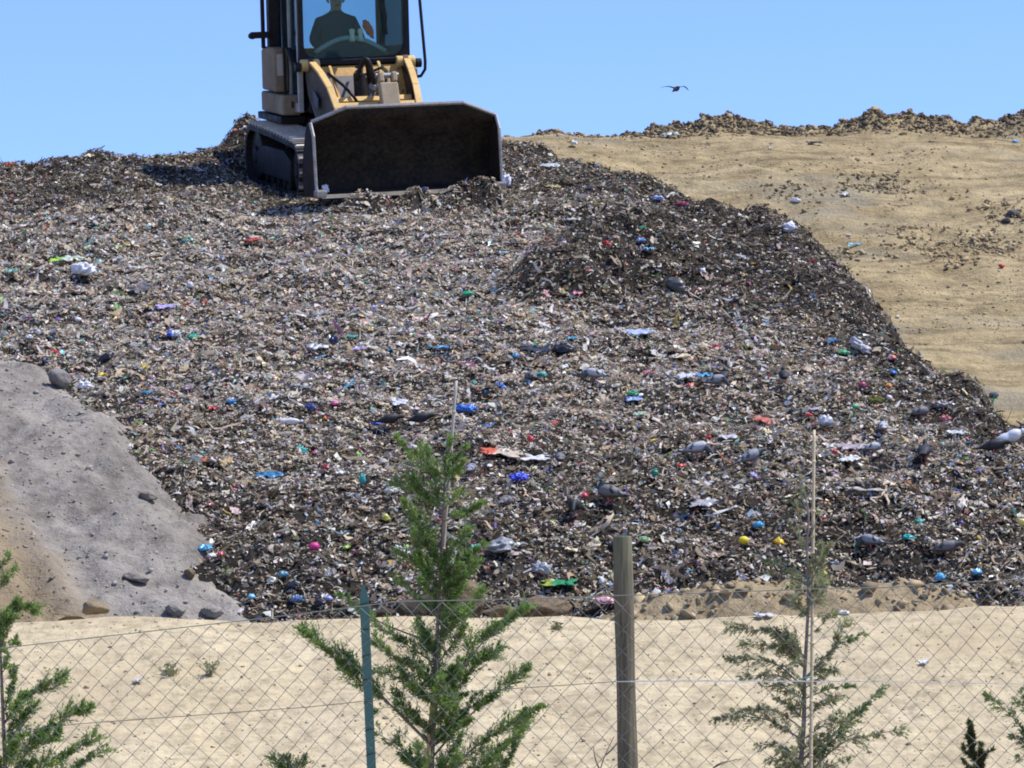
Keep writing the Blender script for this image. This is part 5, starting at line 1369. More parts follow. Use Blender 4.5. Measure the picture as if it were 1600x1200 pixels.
# (px, py of the feet, heading degrees: 0 faces right, 90 away, 180 left, 270 towards us; pose; colours; scale; label)
BIRDS = [
 (606, 672, 5, 'low', DARK_, 0.95, 'black pigeon with a blue scrap at its tail, left of the dark pair'),
 (655, 670, -8, 'low', DARK_, 0.95, 'black pigeon of the dark pair, the one nearer the tall cane'),
 (931, 600, 168, 'peck', PALE_, 0.95, 'pale backed grey pigeon pecking leftwards on the upper rubbish, facing left'),
 (830, 602, 120, 'peck', BROWN_, 0.8, 'small dark grey pigeon beside a teal scrap, tail towards us'),
 (1116, 611, 4, 'peck', GREY_, 0.95, 'grey pigeon crouching with another dark pigeon right behind its head'),
 (1131, 603, 80, 'tuck', DARK_, 0.9, 'round dark pigeon seen from behind, beside the crouching grey one'),
 (1225, 604, 95, 'tuck', DARK_, 0.95, 'lone round dark blue pigeon below the dark edge of the upper lobe'),
 (1086, 721, -6, 'peck', PALE_, 1.1, 'light grey pigeon with two black wing bars stretching right, red scrap below it'),
 (1174, 732, 18, 'low', GREY_, 1.05, 'slate grey pigeon with raised back leaning right, a blue scrap at its bill'),
 (736, 750, 80, 'tuck', GREY_, 0.9, 'grey pigeon seen from behind just right of the dense sapling top'),
 (875, 733, 95, 'tuck', BROWN_, 0.9, 'dusky blue pigeon with its back to us, among white paper scraps'),
 (955, 793, 150, 'tuck', BROWN_, 1.25, 'large dark pigeon preening with a pale patch on its neck, above the wooden post'),
 (897, 812, 265, 'peck', DARK_, 1.0, 'dark pigeon hunched head down, left below the preening one'),
 (790, 800, 60, 'tuck', BROWN_, 0.9, 'dusky pigeon half hidden in dark rubbish below the royal blue bag'),
 (1436, 660, 22, 'stand', BROWN_, 1.0, 'brownish grey pigeon looking right near the right edge of the rubbish'),
 (1380, 685, 92, 'tuck', PALE_, 0.95, 'pale round pigeon seen from behind, right of the clear jug'),
 (1362, 714, 12, 'stand', PALE_, 0.85, 'small pale silver pigeon facing right, below the round pale one'),
 (1444, 728, 80, 'stand', DARK_, 1.15, 'upright dark pigeon standing tall with its back to us'),
 (1550, 716, -4, 'low', DARK_, 1.05, 'black pigeon facing right beside the white bottle at the right edge'),
 (1476, 875, -6, 'low', BROWN_, 1.05, 'grey brown pigeon low on the rubbish, right above the brown soil bank'),
 (1363, 864, 160, 'peck', GREY_, 0.95, 'grey pigeon with its pale back turned, beside teal plastic strips'),
]
for i, (px, py, hd, pose, cs, sc, lab) in enumerate(BIRDS):
    o = pigeon_mesh('pigeon', pose, *cs, 300 + i)
    p = hit(px, py, trash_h)
    o.location = p + Vector((0, 0, 0.02))
    o.rotation_euler = (0, 0, R(hd)) if hd not in (0,) else (0, 0, 0)
    if 'raised back' in lab: o.rotation_euler = (0, R(-14), R(hd))
    o.scale = (sc,) * 3
    tag(o, lab, 'pigeon', 'pigeons feeding on the rubbish')

# bird in the air: the same loft with both wings spread
fb = pigeon_mesh('flying_bird', 'low', *BROWN_, 77)
bm = bmesh.new(); bm.from_mesh(fb.data)
cl = bm.verts.layers.float_color['Col']
bmesh.ops.delete(bm, geom=[v for v in bm.verts if v.co.z < 0.046 and -0.02 < v.co.x < 0.06 and abs(v.co.y) < 0.04 and v[cl][0] > 0.3], context='VERTS')
for s, lift in ((-1, 0.02), (1, 0.05)):
    rows = []
    for f in np.linspace(0, 1, 9):
        y = s * (0.03 + 0.30 * f); z = 0.11 + lift * math.sin(f * 2.6) * 1.6 - 0.03 * f * f
        ch = 0.105 * (1 - 0.75 * f ** 1.8); x0 = 0.05 - 0.03 * f - 0.10 * f * f
        rows.append([bm.verts.new((x0 - ch * q, y, z + 0.012 * (1 - f) * math.sin(math.pi * q) + dz)) for q in (0, 0.3, 0.65, 1.0) for dz in (0.003, -0.003)])
        for v in rows[-1]: v[cl] = (0.05, 0.05, 0.055, 1)
    for a, b_ in zip(rows[:-1], rows[1:]):
        for k in (0, 2, 4):
            bm.faces.new((a[k], a[k + 2], b_[k + 2], b_[k])); bm.faces.new((a[k + 1], b_[k + 1], b_[k + 3], a[k + 3]))
        bm.faces.new((a[0], b_[0], b_[1], a[1])); bm.faces.new((a[6], a[7], b_[7], b_[6]))
    bm.faces.new([rows[-1][k] for k in (0, 2, 4, 6, 7, 5, 3, 1)])
bmesh.ops.recalc_face_normals(bm, faces=bm.faces)
bm.to_mesh(fb.data); bm.free()
fb.data.polygons.foreach_set('use_smooth', [True] * len(fb.data.polygons))
fb.location = at(1056, 146, 52.0); fb.rotation_euler = (R(-4), R(2), R(-68)); fb.scale = (0.58,) * 3
tag(fb, 'small dark bird flying with spread wings against the blue sky', 'bird')

# ------------------------------------------------------------------ single pieces of rubbish one can point to
def mk(name, V, T, col, rough=0.5, shade=0.18, seed=0, smooth=True, mat='bag', col2=None):
    r = np.random.default_rng(seed)
    zz = (V @ unit(r.normal(size=3))); zz = (zz - zz.min()) / (np.ptp(zz) + 1e-9)
    c = np.array(col)[None] * r.uniform(1 - shade, 1 + shade * .6, (len(V), 1))
    if col2 is not None: c = np.where((V[:, 0] < np.quantile(V[:, 0], 0.30))[:, None], np.array(col2)[None], c)
    me = np_mesh(name, V, T, np.clip(c, 0, 0.9), np.full(len(V), rough))
    return link(name, me, M[mat], smooth=smooth)

def shape(kind, w, h, seed):
    """local mesh, w wide, standing h, its base at z = 0"""
    r = np.random.default_rng(seed)
    if kind in ('bag', 'sack', 'ball', 'clump'):
        amp = {'bag': 0.62, 'sack': 0.34, 'ball': 0.06, 'clump': 0.45}[kind]
        V = crumple(ICO4[0] if w > 0.12 else ICO3[0], amp, seed, (3, 9), 6 if kind != 'clump' else 12)
        if kind != 'ball':
            V = V * (1 + 0.25 * np.sin(np.arctan2(V[:, 1], V[:, 0]) * 2 + r.uniform(0, 6)))[:, None] * np.array([1, 1, 1])
            V[:, 2] = np.where(V[:, 2] < 0, V[:, 2] * 0.5, V[:, 2])
        V = V / (np.abs(V).max(0) + 1e-9)
        V[:, 2] -= V[:, 2].min(); V[:, 2] /= V[:, 2].max()
        V = V * np.array([w / 2, w * r.uniform(0.32, 0.5), h])
        V[:, 2] -= h * 0.18
        return V, (ICO4[1] if w > 0.12 else ICO3[1])
    if kind in ('sheet', 'film', 'strip'):
        nx, ny = (22, 14) if kind != 'strip' else (26, 5)
        dep = {'sheet': 0.75, 'film': 0.9, 'strip': 0.28}[kind] * w
        X, Y = np.meshgrid(np.linspace(-1, 1, nx), np.linspace(-1, 1, ny))
        z = np.zeros_like(X)
        for _ in range(6):
            a = r.uniform(0, 6.28); f = r.uniform(1.5, 6.0 if kind == 'film' else 4.0)
            z += np.abs(np.sin((X * math.cos(a) + Y * math.sin(a)) * f + r.uniform(0, 6.28)))
        z = (z - z.min()) / np.ptp(z)
        ex = 1 + 0.18 * np.sin(Y * 4 + r.uniform(0, 6)) + 0.08 * r.normal(size=X.shape)
        ey = 1 + 0.22 * np.sin(X * 5 + r.uniform(0, 6)) + 0.08 * r.normal(size=X.shape)
        Xw = X * w / 2 * ex; Yw = Y * dep / 2 * ey
        if kind == 'strip': Yw = Yw + 0.12 * w * np.sin(X * r.uniform(1.5, 3) + r.uniform(0, 6))
        Z = z * h * 0.9 + 0.35 * h * r.uniform(0, 1) * (X * math.cos(1.0) + Y) + 0.01
        V = np.stack([Xw, Yw, Z], -1).reshape(-1, 3)
        i = np.arange(ny - 1)[:, None] * nx + np.arange(nx - 1)[None]
        T = np.stack([i, i + 1, i + nx + 1, i + nx], -1).reshape(-1, 4)
        V2 = V - np.array([0, 0, 0.006]); n = len(V)
        rim = [(k, k + 1) for k in range(nx - 1)] + [(k * nx + nx - 1, (k + 1) * nx + nx - 1) for k in range(ny - 1)] + [(n - 1 - k, n - 2 - k) for k in range(nx - 1)] + [((ny - 1 - k) * nx, (ny - 2 - k) * nx) for k in range(ny - 1)]
        T = np.concatenate([T, T[:, ::-1] + n, np.array([(b_, a_, a_ + n, b_ + n) for a_, b_ in rim])])
        return np.concatenate([V, V2]), T
    if kind == 'bottle':
        pr = [(-0.50, 0.0), (-0.50, 0.8), (-0.47, 0.95), (-0.2, 1.0), (-0.15, 0.9), (-0.05, 0.9), (0.0, 1.0), (0.18, 0.98), (0.30, 0.70), (0.36, 0.40), (0.40, 0.34), (0.41, 0.42), (0.50, 0.42), (0.50, 0.0)]
        n = 20; V = []
        for a_, b_ in pr:
            for k in range(n):
                q = 2 * math.pi * k / n
                V.append((a_ * w, b_ * h / 2 * math.cos(q) * (1 + 0.08 * math.sin(3 * q + a_ * 9)), h / 2 + b_ * h / 2 * math.sin(q)))
        T = [(i * n + k, i * n + (k + 1) % n, (i + 1) * n + (k + 1) % n, (i + 1) * n + k) for i in range(len(pr) - 1) for k in range(n)]
        return np.array(V) + np.array([0, 0, -0.1 * h]), np.array(T)

# (px, py, width px, height px, kind, colour, name, label[, second colour, tilt about the view axis in degrees])
W_, BL, RB, TE, GR, RE, OR, YE, PK, LI, BK, CL, LM_, NV = (0.74, 0.74, 0.76), (0.07, 0.30, 0.60), (0.05, 0.12, 0.55), (0.05, 0.42, 0.40), (0.04, 0.40, 0.20), (0.55, 0.05, 0.06), (0.70, 0.20, 0.05), (0.78, 0.58, 0.05), (0.62, 0.10, 0.28), (0.42, 0.36, 0.62), (0.025, 0.025, 0.03), (0.40, 0.42, 0.44), (0.36, 0.60, 0.07), (0.03, 0.04, 0.13)
LIT = [
 (131, 424, 46, 24, 'bag', W_, 'plastic_bag', 'large crumpled white plastic bag beside a lime green wrapper on the left slope'),
 (106, 409, 42, 12, 'film', (0.60, 0.66, 0.52), 'wrapper', 'lime green and white film wrapper touching the large white bag', LM_),
 (17, 429, 16, 6, 'strip', TE, 'plastic_scrap', 'mint green plastic scrap left of the large white bag'),
 (318, 478, 10, 15, 'sheet', (0.38, 0.10, 0.07), 'cardboard', 'upright rust red card standing in the left slope'),
 (257, 484, 24, 9, 'film', LI, 'plastic_bag', 'lilac and silver film lump left of the rust red card'),
 (304, 530, 24, 9, 'bag', (0.06, 0.45, 0.30), 'plastic_bag', 'bright mint green bag right of the blue and white one'),
 (272, 526, 26, 12, 'bag', (0.66, 0.68, 0.74), 'plastic_bag', 'blue and white bag left of the bright mint green one', RB),
 (132, 608, 28, 17, 'bag', W_, 'plastic_bag', 'white bag just right of the grey boulder on the ash heap edge'),
 (160, 592, 12, 8, 'sheet', YE, 'plastic_scrap', 'yellow scrap above the white bag by the grey boulder'),
 (230, 619, 22, 8, 'strip', (0.04, 0.24, 0.38), 'rag', 'teal blue rag right of the white bag by the ash heap'),
 (361, 634, 17, 9, 'bag', BL, 'plastic_bag', 'bright blue bag bent in a ring above a red scrap'),
 (333, 644, 12, 6, 'sheet', RE, 'plastic_scrap', 'small red scrap below the ring shaped blue bag'),
 (292, 613, 14, 9, 'bag', (0.22, 0.09, 0.24), 'plastic_bag', 'plum purple crumpled bag on the left slope'),
 (166, 564, 27, 15, 'sack', BK, 'rubbish_sack', 'torn black sack end sticking up above the ash heap', None, 28),
 (45, 531, 17, 7, 'bag', W_, 'plastic_bag', 'small white bag near the left edge above the ash heap'),
 (122, 505, 11, 8, 'ball', W_, 'bottle_top', 'round white plastic lid on the left slope'),
 (496, 548, 28, 10, 'film', W_, 'paper_sheet', 'flat white sheet next to the navy bag in mid slope'),
 (521, 538, 18, 14, 'bag', NV, 'plastic_bag', 'navy blue bag at the end of the flat white sheet'),
 (560, 551, 16, 7, 'film', LI, 'plastic_scrap', 'lilac film scrap right of the navy bag'),
 (547, 532, 20, 6, 'strip', (0.10, 0.42, 0.34), 'plastic_strip', 'pale teal strip above the lilac scrap'),
 (692, 548, 22, 6, 'strip', BL, 'plastic_strip', 'sky blue strip in the middle of the slope'),
 (731, 465, 21, 9, 'bag', GR, 'plastic_bag', 'emerald green bag at the lower left of the dark lobe'),
 (524, 635, 15, 8, 'bag', PK, 'plastic_bag', 'magenta bag on the middle slope left of the black pigeons'),
 (452, 666, 40, 11, 'bottle', (0.74, 0.72, 0.72), 'plastic_bottle', 'white plastic bottle lying left of the black pigeons'),
 (624, 637, 22, 12, 'film', W_, 'paper_sheet', 'white sheet just above the black pigeon pair'),
 (648, 645, 15, 6, 'sheet', (0.66, 0.64, 0.58), 'paper_sheet', 'cream paper scrap between the white sheet and the black pigeons'),
 (728, 644, 40, 14, 'bag', (0.06, 0.20, 0.62), 'plastic_bag', 'long bright blue bag right of the tall cane'),
 (486, 642, 24, 14, 'bag', (0.08, 0.10, 0.26), 'plastic_bag', 'dusky indigo bag above the white plastic bottle'),
 (588, 668, 18, 8, 'bag', RB, 'plastic_bag', 'deep blue scrap behind the tail of the left black pigeon'),
 (811, 750, 32, 16, 'bag', (0.05, 0.08, 0.58), 'plastic_bag', 'royal blue bag in the lower middle of the slope'),
 (829, 691, 14, 11, 'bag', (0.72, 0.07, 0.09), 'plastic_bag', 'bright red bag topped with white, above the royal blue bag'),
 (787, 713, 56, 8, 'film', (0.60, 0.50, 0.38), 'wrapper', 'long orange and cream striped wrapper left of white paper', (0.66, 0.14, 0.06), -8),
 (832, 722, 40, 11, 'film', W_, 'paper_sheet', 'torn white paper right of the long orange wrapper'),
 (509, 736, 16, 8, 'bag', (0.45, 0.03, 0.06), 'plastic_bag', 'crimson crumpled bag on the lower left slope'),
 (566, 755, 11, 21, 'bag', TE, 'rag', 'upright teal rag left of the dense sapling'),
 (614, 770, 25, 12, 'bag', (0.68, 0.68, 0.58), 'plastic_bag', 'cream white bag at the left edge of the dense sapling'),
 (532, 746, 12, 5, 'sheet', W_, 'paper_sheet', 'small white scrap between the crimson bag and the teal rag'),
 (420, 747, 36, 11, 'film', (0.05, 0.20, 0.36), 'plastic_film', 'dark blue film strip low on the left slope'),
 (491, 860, 16, 14, 'ball', (0.72, 0.05, 0.26), 'ball', 'hot pink ball near the foot of the rubbish on the left'),
 (541, 862, 13, 7, 'bag', LM_, 'plastic_bag', 'lime bag right of the hot pink ball'),
 (627, 868, 26, 10, 'sheet', W_, 'paper_sheet', 'slanting white sheet left of the dense sapling', None, -22),
 (603, 815, 17, 13, 'bag', (0.55, 0.52, 0.10), 'plastic_bag', 'mustard yellow bag left of the dense sapling'),
 (783, 858, 56, 26, 'bag', (0.27, 0.28, 0.29), 'plastic_film', 'large creased clear grey film right of the dense sapling'),
 (846, 893, 40, 22, 'bag', (0.46, 0.45, 0.45), 'plastic_film', 'crumpled silver film lower right of the large clear film'),
 (744, 862, 15, 10, 'sheet', (0.08, 0.42, 0.26), 'plastic_scrap', 'mint scrap between the dense sapling and the clear film'),
 (873, 918, 46, 7, 'film', (0.03, 0.27, 0.09), 'wrapper', 'long green wrapper with yellow streaks low beside the boulders', (0.34, 0.40, 0.06)),
 (946, 944, 34, 13, 'bag', (0.74, 0.42, 0.44), 'plastic_bag', 'pale pink bag at the foot of the wooden post'),
 (940, 912, 10, 16, 'bag', W_, 'plastic_bag', 'upright white bag left of the wooden post'),
 (320, 862, 25, 13, 'bag', (0.10, 0.40, 0.60), 'plastic_bag', 'light blue bag touching the lower ash heap edge'),
 (331, 873, 15, 9, 'bag', W_, 'plastic_bag', 'white bag under the light blue one at the ash heap'),
 (344, 871, 11, 9, 'bag', (0.66, 0.12, 0.16), 'plastic_bag', 'coral red bag beside the white one at the ash heap'),
 (424, 912, 19, 13, 'bag', (0.68, 0.70, 0.60), 'plastic_bag', 'pale cream bag near the foot of the left slope'),
 (443, 904, 16, 11, 'bag', (0.14, 0.36, 0.48), 'plastic_bag', 'steel blue bag right of the pale cream bag'),
 (462, 919, 32, 13, 'sack', BK, 'rubbish_sack', 'glossy black sack right of the pale cream bag'),
 (393, 938, 15, 10, 'bag', (0.22, 0.52, 0.72), 'plastic_bag', 'sky blue wedge of plastic at the foot of the ash heap'),
 (463, 943, 26, 14, 'bag', (0.12, 0.20, 0.36), 'plastic_bag', 'slate blue bag at the very foot left of the teal post'),
 (500, 946, 22, 14, 'sack', (0.035, 0.035, 0.045), 'rubbish_sack', 'small black sack at the foot beside the teal post'),
 (513, 941, 15, 8, 'bag', (0.36, 0.40, 0.66), 'plastic_bag', 'periwinkle bag next to the small black sack'),
 (880, 548, 36, 20, 'sack', (0.04, 0.04, 0.05), 'rubbish_sack', 'shiny black sack in the centre of the slope'),
 (838, 551, 40, 11, 'film', (0.05, 0.05, 0.06), 'plastic_film', 'flattened black film left of the shiny black sack'),
 (824, 542, 26, 11, 'bag', (0.50, 0.47, 0.38), 'sack', 'beige woven bag above the flattened black film'),
 (806, 560, 16, 7, 'bag', (0.07, 0.36, 0.60), 'plastic_bag', 'blue scrap at the left end of the flattened black film'),
 (895, 533, 16, 6, 'film', (0.08, 0.32, 0.46), 'plastic_scrap', 'teal blue scrap above the shiny black sack'),
 (996, 525, 38, 7, 'film', (0.46, 0.52, 0.68), 'plastic_film', 'long pale blue film lying across the centre right slope'),
 (1098, 591, 22, 8, 'film', (0.06, 0.38, 0.66), 'plastic_film', 'bright blue film above the crouching grey pigeon'),
 (1070, 593, 27, 9, 'film', (0.62, 0.64, 0.70), 'plastic_film', 'whitish film left of the bright blue film'),
 (1077, 607, 16, 8, 'bag', (0.55, 0.10, 0.09), 'plastic_bag', 'brick red bag left of the crouching grey pigeon'),
 (1162, 851, 16, 14, 'ball', (0.80, 0.64, 0.03), 'ball', 'round lemon yellow ball right of the wooden post'),
 (1217, 852, 18, 15, 'bag', (0.82, 0.52, 0.03), 'plastic_bag', 'golden yellow bag beside the sparse sapling'),
 (1185, 827, 20, 10, 'bag', (0.05, 0.34, 0.58), 'plastic_bag', 'cobalt blue bag above the yellow ball'),
 (1007, 849, 20, 11, 'bag', (0.40, 0.60, 0.30), 'plastic_bag', 'pale lime bag just right of the wooden post'),
 (988, 619, 19, 10, 'bag', (0.08, 0.42, 0.20), 'plastic_bag', 'leaf green bag above a blue and white scrap'),
 (991, 630, 22, 8, 'film', (0.30, 0.40, 0.62), 'plastic_scrap', 'blue and white scrap below the leaf green bag'),
 (1000, 652, 17, 10, 'film', (0.50, 0.62, 0.44), 'plastic_scrap', 'pale green film below the blue and white scrap'),
 (912, 780, 18, 8, 'bag', (0.72, 0.06, 0.10), 'plastic_bag', 'scarlet and white bag left of the preening pigeon', (0.7, 0.7, 0.7)),
 (1065, 733, 14, 6, 'bag', (0.72, 0.04, 0.04), 'plastic_bag', 'vivid red scrap under the stretching light grey pigeon'),
 (1023, 743, 13, 15, 'bag', (0.03, 0.24, 0.18), 'rag', 'dark green rag left below the stretching pigeon'),
 (846, 590, 20, 7, 'bag', (0.05, 0.42, 0.36), 'plastic_scrap', 'teal scrap lying against the small dark grey pigeon'),
 (1028, 313, 21, 10, 'bag', (0.40, 0.46, 0.72), 'plastic_bag', 'periwinkle blue bag on the upper right lobe edge'),
 (791, 284, 17, 26, 'bag', (0.72, 0.73, 0.80), 'plastic_bag', 'white bag caught at the right corner of the bucket'),
 (508, 298, 14, 16, 'bag', (0.78, 0.78, 0.78), 'plastic_bag', 'white bag caught at the left corner of the bucket'),
 (1066, 322, 22, 8, 'bag', (0.40, 0.06, 0.12), 'rag', 'dark red rag on the upper right lobe'),
 (1001, 380, 15, 8, 'bag', (0.14, 0.30, 0.62), 'plastic_bag', 'mid blue bag, upper of two on the dark lobe'),
 (1013, 394, 14, 8, 'film', (0.16, 0.42, 0.60), 'plastic_bag', 'sky blue film, lower of two on the dark lobe'),
 (1234, 357, 25, 18, 'bag', (0.68, 0.70, 0.76), 'plastic_bag', 'white bag at the crest of the dark lobe by the bare earth'),
 (897, 227, 11, 7, 'bag', (0.72, 0.74, 0.76), 'plastic_bag', 'small white bag where the rubbish crest meets bare earth'),
 (897, 348, 19, 7, 'film', (0.74, 0.74, 0.72), 'paper_sheet', 'white paper on the upper slope right of the bucket'),
 (859, 262, 25, 9, 'film', (0.58, 0.62, 0.62), 'plastic_film', 'greyish white film on the slope right of the bucket'),
 (885, 287, 25, 16, 'clump', (0.10, 0.08, 0.055), 'earth_lump', 'rounded dark brown lump on the slope right of the bucket'),
 (862, 296, 22, 8, 'film', (0.34, 0.30, 0.10), 'plastic_film', 'olive yellow film left of the rounded brown lump'),
 (1056, 448, 44, 22, 'sack', (0.10, 0.10, 0.095), 'rubbish_sack', 'torn dark grey sack on the dark lobe', None, -25),
 (1098, 427, 11, 10, 'bag', (0.78, 0.78, 0.84), 'plastic_bag', 'small bright white bag on the dark lobe right of the torn sack'),
 (1290, 661, 24, 20, 'sack', (0.52, 0.55, 0.58), 'plastic_jug', 'rounded clear jug right of the cane top'),
 (1264, 654, 11, 8, 'bag', (0.70, 0.06, 0.06), 'plastic_bag', 'red scrap just left of the clear jug'),
 (1342, 547, 42, 18, 'bag', (0.48, 0.47, 0.50), 'plastic_bag', 'long grey translucent bag below the dark lobe', None, -35),
 (1318, 557, 22, 9, 'bag', (0.10, 0.46, 0.20), 'plastic_bag', 'grass green bag left of the long translucent bag'),
 (1584, 687, 40, 20, 'bottle', (0.72, 0.74, 0.76), 'plastic_bottle', 'big white plastic bottle at the right edge of the rubbish', None, 26),
 (1394, 566, 15, 9, 'bag', (0.70, 0.16, 0.18), 'wrapper', 'red and white wrapper near the right rubbish edge', (0.72, 0.7, 0.7)),
 (1396, 587, 12, 7, 'bag', (0.05, 0.20, 0.62), 'plastic_bag', 'small ultramarine bag below the red and white wrapper'),
 (1388, 607, 12, 8, 'bag', (0.75, 0.30, 0.07), 'plastic_bag', 'orange scrap below the small ultramarine bag'),
 (1368, 629, 28, 17, 'clump', (0.10, 0.105, 0.03), 'moss_clump', 'mossy olive green clump on the right slope'),
 (1348, 606, 16, 9, 'bag', (0.42, 0.05, 0.15), 'plastic_bag', 'wine red scrap above the mossy clump'),
 (1336, 642, 9, 7, 'ball', (0.03, 0.50, 0.24), 'ball', 'tiny bright green ball left below the mossy clump'),
 (1470, 636, 24, 16, 'sack', (0.20, 0.19, 0.19), 'sack', 'dull grey sack right of the brownish looking pigeon'),
 (1477, 658, 18, 12, 'bag', (0.60, 0.16, 0.16), 'plastic_bag', 'salmon red bag below the dull grey sack'),
 (1493, 681, 26, 10, 'film', (0.62, 0.66, 0.66), 'plastic_film', 'white and blue film right of the salmon red bag'),
 (1330, 705, 40, 12, 'film', (0.42, 0.36, 0.36), 'cardboard', 'dull pinkish card right of the tall pale cane'),
 (1304, 711, 8, 8, 'ball', (0.60, 0.04, 0.07), 'ball', 'tiny dark red ball at the end of the pinkish card'),
 (1328, 724, 27, 10, 'film', (0.74, 0.74, 0.68), 'paper_sheet', 'cream white sheet below the pinkish card'),
 (1350, 773, 48, 8, 'strip', (0.44, 0.42, 0.38), 'plastic_film', 'long flat beige strip right of the cane'),
 (1436, 819, 15, 6, 'bag', (0.04, 0.50, 0.36), 'plastic_bag', 'bright teal scrap, upper of two on the lower right'),
 (1420, 845, 22, 10, 'bag', (0.04, 0.46, 0.42), 'plastic_bag', 'crumpled teal strips, lower of two beside a grey pigeon'),
 (1597, 822, 12, 13, 'ball', (0.78, 0.68, 0.20), 'ball', 'pale yellow ball at the right edge of the rubbish'),
 (1469, 906, 18, 16, 'bag', (0.14, 0.46, 0.70), 'plastic_bag', 'sky blue bag at the right end of the brown soil bank'),
 (1527, 901, 18, 12, 'bag', (0.09, 0.38, 0.66), 'plastic_bag', 'azure bag right of the sky blue one at the foot'),
 (1287, 901, 13, 7, 'bag', (0.78, 0.72, 0.12), 'plastic_bag', 'lemon scrap above the soil bank right of the sapling'),
 (1100, 792, 36, 13, 'film', (0.44, 0.43, 0.43), 'plastic_film', 'dull clear film left of the cobalt blue bag'),
 (1129, 806, 40, 5, 'strip', (0.66, 0.66, 0.64), 'plastic_strip', 'thin white strip below the dull clear film', None, 14),
 (15, 262, 10, 14, 'sheet', (0.66, 0.18, 0.06), 'plastic_scrap', 'orange plastic piece on the far left crest'),
 (84, 244, 20, 9, 'bag', (0.70, 0.76, 0.72), 'plastic_bag', 'white and teal bag on the left skyline', (0.05, 0.40, 0.30)),
 (396, 381, 20, 7, 'film', (0.50, 0.06, 0.05), 'plastic_film', 'red film on the slope below the loader'),
 (290, 380, 16, 7, 'bag', (0.10, 0.46, 0.34), 'plastic_bag', 'sea green bag on the upper left slope'),
 (198, 387, 13, 6, 'bag', (0.55, 0.48, 0.10), 'plastic_bag', 'ochre yellow bag on the upper left slope'),
 (215, 423, 24, 12, 'film', (0.56, 0.54, 0.48), 'paper_sheet', 'rumpled cream paper right of the large white bag'),
 (222, 455, 32, 11, 'film', (0.16, 0.15, 0.14), 'plastic_film', 'dark grey film on the left slope above the mint bags', None, 12),
 (297, 449, 12, 12, 'bag', (0.72, 0.73, 0.76), 'plastic_bag', 'small white bag above the rust red card'),
 (1107, 690, 10, 9, 'bag', (0.62, 0.05, 0.06), 'plastic_bag', 'red scrap above the slate grey pigeon'),
 (1138, 690, 24, 12, 'film', (0.58, 0.58, 0.62), 'plastic_film', 'crumpled whitish film above the slate grey pigeon'),
 (1176, 749, 14, 14, 'film', (0.40, 0.34, 0.58), 'plastic_film', 'lilac film below the slate grey pigeon', None, -40),
 (1365, 851, 20, 9, 'bag', (0.58, 0.62, 0.66), 'plastic_bag', 'pale blue grey bag behind the grey pigeon by the teal strips'),
]
def hill_or_trash(px, py):
    return hit(px, py, any_h)
for i, e_ in enumerate(LIT):
    px, py, wpx, hpx, kind, col, nm, lab = e_[:8]
    col2 = e_[8] if len(e_) > 8 else None
    tilt = e_[9] if len(e_) > 9 else 0
    p = hill_or_trash(px, py + hpx * 0.35)
    k = p.y / F
    hgt = {'film': 0.55, 'sheet': 0.8, 'strip': 0.6}.get(kind, 0.95) * hpx * k
    V, T_ = shape(kind, wpx * k * 1.08, hgt, 500 + i)
    o = mk(nm, V, T_, col, 0.35 if kind in ('bag', 'film', 'sack') else 0.5, 0.10, 700 + i, kind not in ('clump',), 'bag' if kind != 'clump' else 'clod', col2)
    o.location = p + Vector((0, 0, 0.035))
    o.rotation_euler = (R(12), R(-tilt), R(((i * 37) % 30) - 15))
    if 'left corner of the bucket' in lab: o.location = at(508, 300, LO.y - 2.95)
    tag(o, lab, nm.replace('_', ' '))

